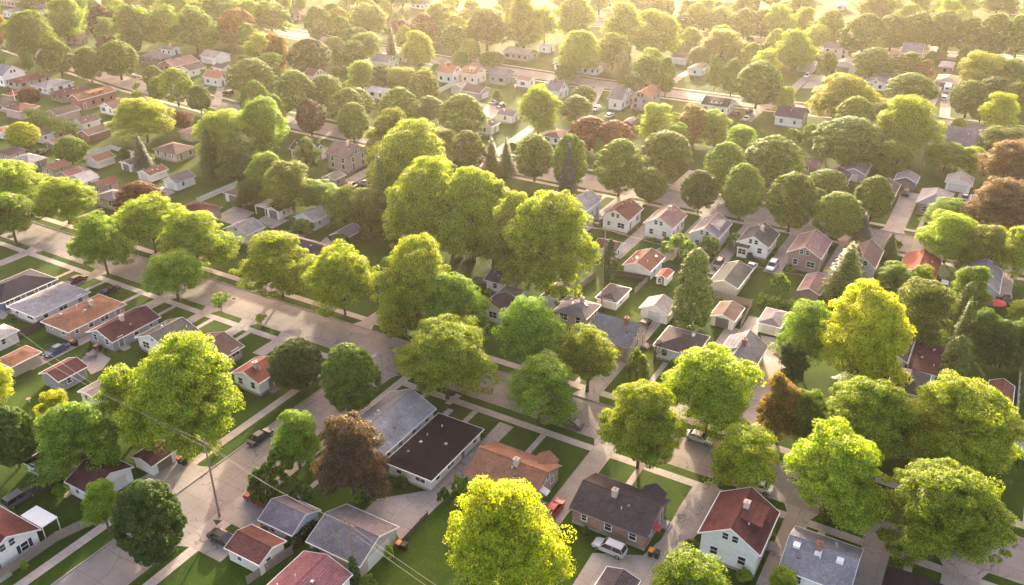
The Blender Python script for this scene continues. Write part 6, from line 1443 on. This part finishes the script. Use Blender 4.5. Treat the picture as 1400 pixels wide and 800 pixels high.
for x, y, h, r, k, c, lab in TREES: place_tree(x, y, h, r, k, c, lab, TREE_GROUPS[k])

# ------------------------------------------------------------------ cars
PAINT = dict(black=(.012, .012, .015), red=(.22, .015, .02), grey=(.10, .10, .11), silver=(.42, .43, .45), white=(.72, .72, .72), blue=(.03, .07, .16), brightred=(.45, .02, .03), darkred=(.16, .02, .03))
M_CGLASS = plain('car_glass', (.012, .014, .018), .06, .9, var=.0)
M_RIM = plain('wheel_rim', (.45, .45, .46), .3, .6, .8)
M_HEAD = plain('headlight_lens', (.75, .75, .72), .15, .7); M_TAIL = plain('taillight_lens', (.35, .01, .01), .2, .7)
def loft(rings):
    m = MB(); n = len(rings[0]); vs = [v for r in rings for v in r]; fs = []
    for i in range(len(rings) - 1):
        for j in range(n): fs.append((i * n + j, i * n + (j + 1) % n, (i + 1) * n + (j + 1) % n, (i + 1) * n + j))
    fs += [tuple(range(n - 1, -1, -1)), tuple((len(rings) - 1) * n + j for j in range(n))]
    m.add(vs, fs); return m
def body_ring(y, zb, zt, hw):
    return [(-hw * .86, y, zb), (hw * .86, y, zb), (hw, y, zb + .12), (hw * 1.0, y, zb + (zt - zb) * .6), (hw * .93, y, zt), (-hw * .93, y, zt), (-hw * 1.0, y, zb + (zt - zb) * .6), (-hw, y, zb + .12)]
CARP = {}
def car_proto(t):
    if t in CARP: return CARP[t]
    Lh = {'sedan': 2.3, 'suv': 2.35, 'pickup': 2.75}[t]
    tall = t != 'sedan'; zt = .98 if tall else .88; hw = .93 if tall else .89
    rings = [body_ring(-Lh, .38, zt - .22, hw * .86), body_ring(-Lh + .12, .28, zt - .04, hw * .95), body_ring(-Lh + .7, .25, zt + .02, hw), body_ring(-.2, .25, zt + .03, hw), body_ring(Lh - 1.2, .25, zt, hw), body_ring(Lh - .25, .28, zt - .14, hw * .94), body_ring(Lh, .38, zt - .30, hw * .84)]
    body = loft(rings)
    ht = 1.70 if tall else 1.42
    def gr(y, w, z): return [(-w, y, z), (w, y, z)]
    y0, y1, y2, y3 = {'sedan': (-1.75, -1.05, .45, 1.25), 'suv': (-2.2, -1.9, .45, 1.15), 'pickup': (-.45, -.25, .9, 1.5)}[t]
    wb, wt = hw * .90, hw * .72; zb = zt - .02
    g = MB(); g.add([(-wb, y0, zb), (wb, y0, zb), (wb, y3, zb), (-wb, y3, zb), (-wt, y1, ht - .06), (wt, y1, ht - .06), (wt, y2, ht - .06), (-wt, y2, ht - .06)],
        [(0, 1, 5, 4), (1, 2, 6, 5), (2, 3, 7, 6), (3, 0, 4, 7), (4, 5, 6, 7)])
    rf = MB(); a = .03
    rf.add([(-wt - a, y1 - a, ht - .065), (wt + a, y1 - a, ht - .065), (wt + a, y2 + a, ht - .065), (-wt - a, y2 + a, ht - .065), (-wt * .86, y1 + .12, ht), (wt * .86, y1 + .12, ht), (wt * .86, y2 - .12, ht), (-wt * .86, y2 - .12, ht)],
        [(3, 2, 1, 0), (0, 1, 5, 4), (1, 2, 6, 5), (2, 3, 7, 6), (3, 0, 4, 7), (4, 5, 6, 7)])
    for s in (-1, 1):   # pillars
        for (ya, yb) in ((y0, y1), (y3, y2), ((y0 + y3) / 2 - .05, (y1 + y2) / 2 + .05)):
            rf.tube((s * (wb + .005), ya, zb), (s * (wt + .005), yb, ht - .05), .045, .035, 5)
    extra = None
    if t == 'pickup':
        extra = MB(); extra.box(-hw * .78, hw * .78, -Lh + .15, -.6, zt + .035, zt + .05)
    def mk(m, n, mt): 
        o = m.build(n, mt); me = o.data; bpy.data.objects.remove(o); return me
    wheel = MB(); wheel.tube((-.11, 0, 0), (.11, 0, 0), .34 if tall else .32, .34 if tall else .32, 16)
    rim = MB(); rim.tube((-.118, 0, 0), (.118, 0, 0), .20, .20, 12)
    hl = MB(); hl.box(-.2, .2, -.05, .05, -.07, .07)
    CARP[t] = dict(body=mk(body, 'body', M_BLACK), glass=mk(g, 'windows', M_CGLASS), roof=mk(rf, 'roof', M_BLACK), wheel=mk(wheel, 'wheel', M_BLACK), rim=mk(rim, 'rim', M_RIM), hl=mk(hl, 'headlight', M_HEAD), tl=mk(hl, 'taillight', M_TAIL),
        bed=mk(extra, 'cargo_bed', M_BLACK) if extra else None, L=Lh, hw=hw, tall=tall, zt=zt)
    return CARP[t]
BODYM = {}
def paint_mesh(t, part, c):
    k = (t, part, c)
    if k not in BODYM:
        me = CARP[t][part].copy(); me.materials.clear(); pm = 'car_paint_' + c
        if pm not in MATS:
            m, nt, out = new_mat(pm); b = bsdf(nt, out, PAINT[c], .38, .4); b.inputs['Coat Weight'].default_value = .2; b.inputs['Coat Roughness'].default_value = .15; MATS[pm] = m
        me.materials.append(MATS[pm]); BODYM[k] = me
    return BODYM[k]
def car(x, y, d, t, c, label, i):
    p = car_proto(t)
    on_road = (103.9 < y < 113.1) or (-92.4 < x < -84 and y < 104)
    z = .004 if on_road else GZ + .03
    rz = (0 if d == 'v' else -pi / 2) + (pi if i % 2 else 0) + ((i * 37) % 7 - 3) * .006
    nm = {'sedan': 'parked_car', 'suv': 'parked_car', 'pickup': 'pickup_truck'}[t]
    root = empty(nm, (x, y, z), label, 'car' if t != 'pickup' else 'pickup truck', None, rz)
    def add(me, n, loc=(0, 0, 0), par=root):
        o = bpy.data.objects.new(n, me); col.objects.link(o); o.parent = par; o.location = loc; return o
    add(paint_mesh(t, 'body', c), 'body'); add(p['glass'], 'windows'); add(paint_mesh(t, 'roof', c), 'roof')
    if p['bed']: add(p['bed'], 'cargo_bed')
    wy = p['L'] - .85; r = .34 if p['tall'] else .32
    for sx in (-1, 1):
        for sy in (-1, 1):
            w = add(p['wheel'], 'wheel', (sx * (p['hw'] - .10), sy * wy, r)); add(p['rim'], 'rim', (0, 0, 0), w)
        add(p['hl'], 'headlight', (sx * p['hw'] * .6, p['L'] - .02, .62)); add(p['tl'], 'taillight', (sx * p['hw'] * .62, -p['L'] + .02, .68))
for i, (x, y, d, t, c, lab) in enumerate(CARS):
    # keep kerbside cars inside the carriageway
    if 100 < y < 108.5 and d == 'u': y = 105.1
    elif 108.5 <= y < 115 and d == 'u': y = 111.9
    if -93 < x < -83 and d == 'v': x = -85.3 if x > -88 else -91.2
    for bd in BUILDINGS:
        hx, hy = (1.1, 2.6) if d == 'v' else (2.6, 1.1)
        if bd[1] - hx < x < bd[2] + hx and bd[3] - hy < y < bd[4] + hy:
            c_ = [(x - bd[1] + hx, 0, bd[1] - hx), (bd[2] + hx - x, 0, bd[2] + hx), (y - bd[3] + hy, 1, bd[3] - hy), (bd[4] + hy - y, 1, bd[4] + hy)]; c_.sort()
            if c_[0][1] == 0: x = c_[0][2]
            else: y = c_[0][2]
    car(x, y, d, t, c, lab, i)

# ------------------------------------------------------------------ poles, lamps, wires
M_WOODP = plain('pole_wood', (.22, .165, .13), .95, var=.2); M_GALV = plain('galvanised', (.42, .42, .42), .5, .5, .3); M_WIRE = plain('wire', (.30, .27, .24), .6)
tops = {}
for i, (x, y, h, kind, lab, arms) in enumerate(POLES):
    h = max(h, 6.0)
    root = empty('utility_pole' if kind == 'wood' else 'mast', (x, y, GZ), lab, 'utility pole' if kind == 'wood' else 'mast', 'utility poles' if kind == 'wood' else None)
    m = MB(); m.tube((0, 0, -.2), (0, 0, h), .17, .11, 8); m.build('pole', M_WOODP if kind == 'wood' else M_WHITE, root)
    for a in range(arms):
        z = h - .5 - a * 1.3; m = MB(); m.box(-1.1, 1.1, -.22, -.12, z - .07, z + .07); m.build('crossarm', M_WOODP, root)
        m = MB()
        for t in (-1, -.4, .4, 1): m.tube((t, -.17, z + .07), (t, -.17, z + .25), .05, .04, 6)
        m.build('insulator', M_DTRIM, root)
    if 'transformer' in lab:
        m = MB(); m.tube((.3, 0, h * .7), (.3, 0, h * .7 + .9), .28, .28, 10); m.build('transformer', M_WHITE, root)
    tops[i] = Vector((x, y, GZ + h - .5))
def wire(a, b, sag, lab, dx=0):
    n = 14; pts = []
    for i in range(n + 1):
        t = i / n; p = a.lerp(b, t); p.z -= sag * 4 * t * (1 - t); pts.append(p + Vector((dx, 0, 0)))
    m = MB()
    for p, q in zip(pts, pts[1:]): m.tube(p, q, .02, .02, 4)
    tag(m.build('power_cable', M_WIRE), lab, 'cable', 'overhead wires')
P0, P1 = tops[0], tops[1]
wire(P0, P1, 1.2, 'outer overhead wire between the two foreground utility poles', -.8)
wire(P0, P1, 1.4, 'inner overhead wire between the two foreground utility poles', .8)
wire(P0, P0 + Vector((48, -6, -.5)), 1.3, 'upper overhead wire running right from the double garage pole', -.4)
wire(P0 + Vector((0, 0, -1.3)), P0 + Vector((48, -6, -1.8)), 1.5, 'lower overhead wire running right from the double garage pole', .6)
wire(P1, P1 + Vector((-55, 4, 0)), 1.4, 'upper overhead wire running left from the corner utility pole', -.3)
wire(P1 + Vector((0, 0, -1)), P1 + Vector((-55, 7, -1)), 1.6, 'lower overhead wire running left from the corner utility pole', .3)
P2 = tops[2]
wire(P2, tops[3], 2.0, 'long wire between the slender tan pole and the leaning pole')
wire(P2, tops[5], 2.0, 'long wire from the slender tan pole towards the yellow grove')
for x, y, h, lab, _ in LAMPS:
    root = empty('street_lamp', (x, y, GZ), lab, 'street lamp', 'street lamps'); h = max(h, 6)
    m = MB(); m.tube((0, 0, 0), (0, 0, h), .10, .06, 8); m.build('pole', M_GALV, root)
    m = MB(); m.tube((0, 0, h - .1), (0, -1.6, h + .35), .04, .04, 6); m.build('arm', M_GALV, root)
    m = MB(); m.box(-.14, .14, -2.2, -1.5, h + .28, h + .42); m.build('lamp_head', M_GALV, root)

# ------------------------------------------------------------------ fences and hedges
FM = dict(darkwood=plain('fence_dark_wood', (.085, .065, .06), .9, var=.25), greywood=plain('fence_grey_wood', (.24, .20, .17), .9, var=.25), vinyl=plain('fence_vinyl', (.70, .67, .62), .5, var=.05))
for pts, h, kind, lab in FENCES:
    root = empty('fence', (pts[0][0], pts[0][1], GZ), lab, 'fence'); ox, oy = pts[0]
    pn = MB(); rl = MB(); plist = []; rj = random.Random(len(lab))
    for (ax, ay), (bx, by) in zip(pts, pts[1:]):
        d = Vector((bx - ax, by - ay, 0)); L = d.length; d.normalize(); nn = Vector((-d.y, d.x, 0)); k = 0; t = 0.0
        bw = .14 if kind != 'vinyl' else .3
        while t < L:
            w = min(bw - .015, L - t); a = Vector((ax - ox, ay - oy, 0)) + d * t; b = a + d * w; hh = h * rj.uniform(.97, 1.02) if kind != 'vinyl' else h
            q = nn * .012
            pn.add([a - q, b - q, b + q, a + q, a - q + Vector((0, 0, hh)), b - q + Vector((0, 0, hh)), b + q + Vector((0, 0, hh)), a + q + Vector((0, 0, hh))],
                   [(0, 3, 2, 1), (4, 5, 6, 7), (0, 1, 5, 4), (1, 2, 6, 5), (2, 3, 7, 6), (3, 0, 4, 7)]); t += bw
        for z in (.3, h - .3): rl.tube(Vector((ax - ox, ay - oy, z)) + nn * .05, Vector((bx - ox, by - oy, z)) + nn * .05, .04, .04, 4)
        for j in range(int(L / 2.4) + 2):
            p = Vector((ax - ox, ay - oy, 0)) + d * min(L, j * 2.4); plist.append(p + nn * .09)
    pn.build('board_panel', FM[kind], root); rl.build('rail', FM[kind], root)
    pm = MB(); pm.tube((0, 0, 0), (0, 0, h + .08), .06, .06, 5); po = pm.build('post', FM[kind], root, plist[0])
    for q in plist[1:]: copy_mesh(po, root, q)
for pts, h, lab, r, tall in HEDGES:
    root = empty('hedge', (pts[0][0], pts[0][1], GZ), lab, 'hedge'); rn = np.random.default_rng(len(lab))
    a, b = np.array(pts[0]), np.array(pts[1]); L = np.linalg.norm(b - a); d = (b - a) / L; nn = np.array([-d[1], d[0]])
    n = int(L * (h + 2 * r) * (75 if h < 3 else 60)); t = rn.uniform(0, L, n); f = rn.uniform(-1, 1, n); top = rn.uniform(size=n) < .4
    lump = 1 + .13 * np.sin(t * 2.2) + .08 * np.sin(t * 5.1)
    side = np.where(top, f, np.sign(f)) * r * lump * rn.uniform(.8, 1.05, n); z = np.where(top, h * lump * rn.uniform(.9, 1.02, n), rn.uniform(.1, 1, n) * h * lump)
    Pp = np.stack([d[0] * t + nn[0] * side, d[1] * t + nn[1] * side, z], 1)
    Nn = np.stack([nn[0] * np.sign(side) * ~top, nn[1] * np.sign(side) * ~top, top * 1.0], 1) + rn.normal(0, .5, (n, 3))
    me = leaf_cloud('foliage', Pp, Nn, .17, rn); me.materials.append(M_LEAF)
    o = bpy.data.objects.new('foliage', me); col.objects.link(o); o.parent = root; o.color = (.03, .055, .012, 1) if tall else (.07, .12, .014, 1)
    m = MB()
    for j in range(int(L / 1.2) + 1): m.tube((d[0] * j * 1.2, d[1] * j * 1.2, -.05), (d[0] * j * 1.2, d[1] * j * 1.2, h * .6), .06, .03, 5)
    m.build('stem', M_BARK, root)

# ------------------------------------------------------------------ bins and yard things
M_BIN = plain('bin_plastic', (.025, .025, .03), .5); M_LID = plain('bin_orange_lid', (.70, .27, .05), .5)
for x, y, lab in BINS:
    for bd in BUILDINGS:
        if bd[1] - .5 < x < bd[2] + .5 and bd[3] - .5 < y < bd[4] + .5: x = bd[2] + .7 if bd[2] - x < 3 else x; y = bd[3] - .6 if x < bd[2] + .5 else y
    for k, (lm, cn) in enumerate(((M_LID, 'orange'), (M_BIN, 'black'))):
        root = empty('wheeled_bin', (x + k * .85, y + .1 * k, GZ + .03), f'wheeled bin with {cn} lid {lab}', 'bin', 'wheeled bins')
        m = MB(); m.add([(-.26, -.3, 0), (.26, -.3, 0), (.26, .3, 0), (-.26, .3, 0), (-.33, -.38, 1.0), (.33, -.38, 1.0), (.33, .38, 1.0), (-.33, .38, 1.0)],
            [(0, 3, 2, 1), (4, 5, 6, 7), (0, 1, 5, 4), (1, 2, 6, 5), (2, 3, 7, 6), (3, 0, 4, 7)]); m.build('body', M_BIN, root)
        m = MB(); m.add([(-.36, -.42, 1.0), (.36, -.42, 1.0), (.36, .45, 1.0), (-.36, .45, 1.0), (-.32, -.36, 1.09), (.32, -.36, 1.09), (.34, .42, 1.14), (-.34, .42, 1.14)],
            [(0, 3, 2, 1), (4, 5, 6, 7), (0, 1, 5, 4), (1, 2, 6, 5), (2, 3, 7, 6), (3, 0, 4, 7)]); m.build('lid', lm, root)
        for s in (-1, 1): m = MB(); m.tube((s * .22, .34, .1), (s * .28, .34, .1), .11, .11, 10); m.build('wheel', M_BLACK, root)
def ring(m, r, z0, z1, n=24, w=.1):
    for i in range(n):
        a, b = 2 * pi * i / n, 2 * pi * (i + 1) / n
        P = lambda t, q, z: (cos(t) * q, sin(t) * q, z)
        m.add([P(a, r, z0), P(b, r, z0), P(b, r, z1), P(a, r, z1), P(a, r - w, z0), P(b, r - w, z0), P(b, r - w, z1), P(a, r - w, z1)], [(0, 1, 2, 3), (3, 2, 6, 7), (5, 4, 7, 6)])
M_POOLW = plain('pool_water', (.05, .32, .32), .08, .6); M_RED = plain('umbrella_red', (.55, .03, .07), .7)
x, y = MISC['pool']; root = empty('swimming_pool', (x + 1, y, GZ), 'round above ground swimming pool beside the long brick garage', 'pool')
m = MB(); ring(m, 2.6, 0, 1.2); m.build('pool_wall', M_WHITE, root)
m = MB(); m.add([(cos(2 * pi * i / 24) * 2.5, sin(2 * pi * i / 24) * 2.5, 1.05) for i in range(24)], [tuple(range(24))]); m.build('water', M_POOLW, root)
x, y = MISC['kidpool']; root = empty('paddling_pool', (x, y, GZ), 'small blue paddling pool beside the pale roofed garage', 'pool')
m = MB(); ring(m, .8, 0, .3, 18, .08); m.build('pool_wall', plain('pool_blue', (.05, .35, .5), .4), root)
m = MB(); m.add([(cos(2 * pi * i / 18) * .74, sin(2 * pi * i / 18) * .74, .2) for i in range(18)], [tuple(range(18))]); m.build('water', M_POOLW, root)
x, y = MISC['umbrella']; root = empty('patio_umbrella', (x, y, GZ), 'red patio umbrella behind the pale blue house', 'umbrella')
m = MB(); m.tube((0, 0, 0), (0, 0, 2.6), .04, .03); m.build('pole', M_DTRIM, root)
m = MB(); m.add([(cos(2 * pi * i / 8) * 1.9, sin(2 * pi * i / 8) * 1.9, 2.05) for i in range(8)] + [(0, 0, 2.65)], [(i, (i + 1) % 8, 8) for i in range(8)]); m.build('canopy', M_RED, root)
x, y = MISC['patio']; root = empty('patio_table', (x, y, GZ + .04), 'round patio table behind the grey sided house', 'table')
m = MB(); m.tube((0, 0, .70), (0, 0, .74), .75, .75, 16); m.build('tabletop', M_DTRIM, root)
for k in range(4):
    m = MB(); m.tube((cos(k * pi / 2) * .5, sin(k * pi / 2) * .5, 0), (cos(k * pi / 2) * .4, sin(k * pi / 2) * .4, .7), .03, .03, 5); m.build('leg', M_DTRIM, root)
wh = ('nearest the camera', 'nearest the house wall', 'on the left', 'on the right')
for k in range(4):
    an = (-pi / 2, pi / 2, pi, 0)[k]; r = empty('patio_chair', (x + cos(an) * 1.25, y + sin(an) * 1.25, GZ + .04), 'dark patio chair at the round table, ' + wh[k], 'chair', 'patio chairs', an + pi / 2)
    m = MB(); m.box(-.25, .25, -.25, .25, .42, .46); m.build('seat', M_DTRIM, r)
    m = MB(); m.box(-.25, .25, -.28, -.24, .46, .95); m.build('backrest', M_DTRIM, r)
    for sx in (-1, 1):
        for sy in (-1, 1): m = MB(); m.box(sx * .23 - .02, sx * .23 + .02, sy * .23 - .02, sy * .23 + .02, 0, .42); m.build('leg', M_DTRIM, r)
x, y = MISC['bath']; m = MB(); m.tube((0, 0, 0), (0, 0, .7), .12, .09, 10); m.tube((0, 0, .7), (0, 0, .82), .2, .42, 16)
tag(m.build('bird_bath', M_STONECH, None, (x, y, GZ)), 'pale stone bird bath among yellow shrubs in the left yard', 'bird bath')
x, y = MISC['ac']; root = empty('air_conditioner', (x, y, GZ), 'grey air conditioning unit beside the white gabled house', 'air conditioner')
m = MB(); m.box(-.4, .4, -.4, .4, 0, .75); m.build('case', M_GALV, root)
m = MB(); m.tube((0, 0, .75), (0, 0, .79), .32, .32, 14); m.build('fan_grille', M_DTRIM, root)
x, y = MISC['trailer']; root = empty('camper_trailer', (x, y, GZ + .03), 'white camper trailer in front of the pale gabled garage', 'camper')
m = loft([[(-1.15, -2.8, .6), (1.15, -2.8, .6), (1.15, -2.8, 2.4), (.9, -2.8, 2.75), (-.9, -2.8, 2.75), (-1.15, -2.8, 2.4)], [(-1.15, 2.4, .6), (1.15, 2.4, .6), (1.15, 2.4, 2.4), (.9, 2.4, 2.75), (-.9, 2.4, 2.75), (-1.15, 2.4, 2.4)], [(-1.1, 2.9, 1.0), (1.1, 2.9, 1.0), (1.1, 2.9, 2.0), (.9, 2.8, 2.3), (-.9, 2.8, 2.3), (-1.1, 2.9, 2.0)]])
m.build('body', M_WHITE, root)
for s in (-1, 1): m = MB(); m.tube((s * 1.0, -.3, .36), (s * 1.18, -.3, .36), .36, .36, 14); m.build('wheel', M_BLACK, root)
m = MB(); m.box(-.6, .6, -2.84, -2.8, 1.5, 2.1); m.build('window', M_CGLASS, root)

x0_, y0_ = -101.2, 42.0
root = empty('patio_canopy', (-102.1, 46.1, GZ), 'flat white patio canopy beside the bottom left white house', 'canopy')
m = MB(); m.box(-2.35, 2.35, -1.1, 1.3, 2.7, 2.82); m.build('roof', M_WHITE, root)
for sx, sy in ((-2.25, 1.2), (2.25, 1.2), (2.25, -1.0), (-2.25, -1.0)):
    m = MB(); m.box(sx - .05, sx + .05, sy - .05, sy + .05, 0, 2.7); m.build('post', M_WHITE, root)
# ------------------------------------------------------------------ air
m = MB(); m.box(-1100, 620, -330, 1560, -1.2, 92)
hz = m.build('haze', M_WHITE); hz['kind'] = 'stuff'
hm, nt, out = new_mat('haze_air'); pv = nt.nodes.new('ShaderNodeVolumePrincipled')
pv.inputs['Color'].default_value = (1.0, .95, .84, 1); pv.inputs['Density'].default_value = HAZE_DENSITY = .000085; pv.inputs['Anisotropy'].default_value = .74
nt.links.new(pv.outputs[0], out.inputs['Volume']); hz.data.materials.clear(); hz.data.materials.append(hm)

# ------------------------------------------------------------------ light
SUN_EL, SUN_AZ = 14.0, -25.0      # azimuth measured from +Y towards +X
w = bpy.data.worlds.new('World'); scene.world = w; w.use_nodes = True; nt = w.node_tree
bg = nt.nodes['Background']; sky = nt.nodes.new('ShaderNodeTexSky'); sky.sky_type = 'NISHITA'; sky.sun_disc = False
sky.sun_elevation = R(SUN_EL); sky.sun_rotation = R(SUN_AZ); sky.altitude = 200; sky.air_density = .5; sky.dust_density = 3.0; sky.ozone_density = .0
warm = nt.nodes.new('ShaderNodeMixRGB'); warm.blend_type = 'MULTIPLY'; warm.inputs[0].default_value = 1; warm.inputs[2].default_value = (1.26, 1.0, .82, 1)   # dusty golden-hour sky
nt.links.new(sky.outputs[0], warm.inputs[1]); nt.links.new(warm.outputs[0], bg.inputs[0]); bg.inputs[1].default_value = .15
sl = bpy.data.lights.new('sun', 'SUN'); sl.energy = 2.1; sl.angle = R(.8); sl.color = (1.0, .87, .62)
so = bpy.data.objects.new('sun', sl); col.objects.link(so)
d = Vector((sin(R(SUN_AZ)) * cos(R(SUN_EL)), cos(R(SUN_AZ)) * cos(R(SUN_EL)), sin(R(SUN_EL))))
so.rotation_euler = d.to_track_quat('Z', 'Y').to_euler(); so.location = d * 300 + Vector((0, 0, 100))

# ------------------------------------------------------------------ camera
cd = bpy.data.cameras.new('camera'); cd.sensor_fit = 'HORIZONTAL'; cd.sensor_width = 36.0
cd.lens = 36.0 * 1185 / 1400; cd.clip_start = 1; cd.clip_end = 5000
co = bpy.data.objects.new('camera', cd); col.objects.link(co); co.location = (0, 0, 86)
from mathutils import Matrix
yaw, th = R(-30.1), R(27.86)
F = Vector((sin(yaw) * cos(th), cos(yaw) * cos(th), -sin(th))); Rt = Vector((cos(yaw), -sin(yaw), 0)); U = Rt.cross(F)
co.matrix_world = Matrix.Translation((0, 0, 86)) @ Matrix((Rt, U, -F)).transposed().to_4x4()
scene.camera = co
v = scene.view_settings; v.view_transform = 'Standard'; v.look = 'None'; v.gamma = 1; v.use_curve_mapping = False; v.exposure = 2.68
c = scene.cycles
c.use_denoising = True; c.max_bounces = 6; c.diffuse_bounces = 3; c.glossy_bounces = 2; c.transmission_bounces = 3; c.transparent_max_bounces = 4; c.volume_bounces = 1
c.caustics_reflective = False; c.caustics_refractive = False
c.use_fast_gi = False
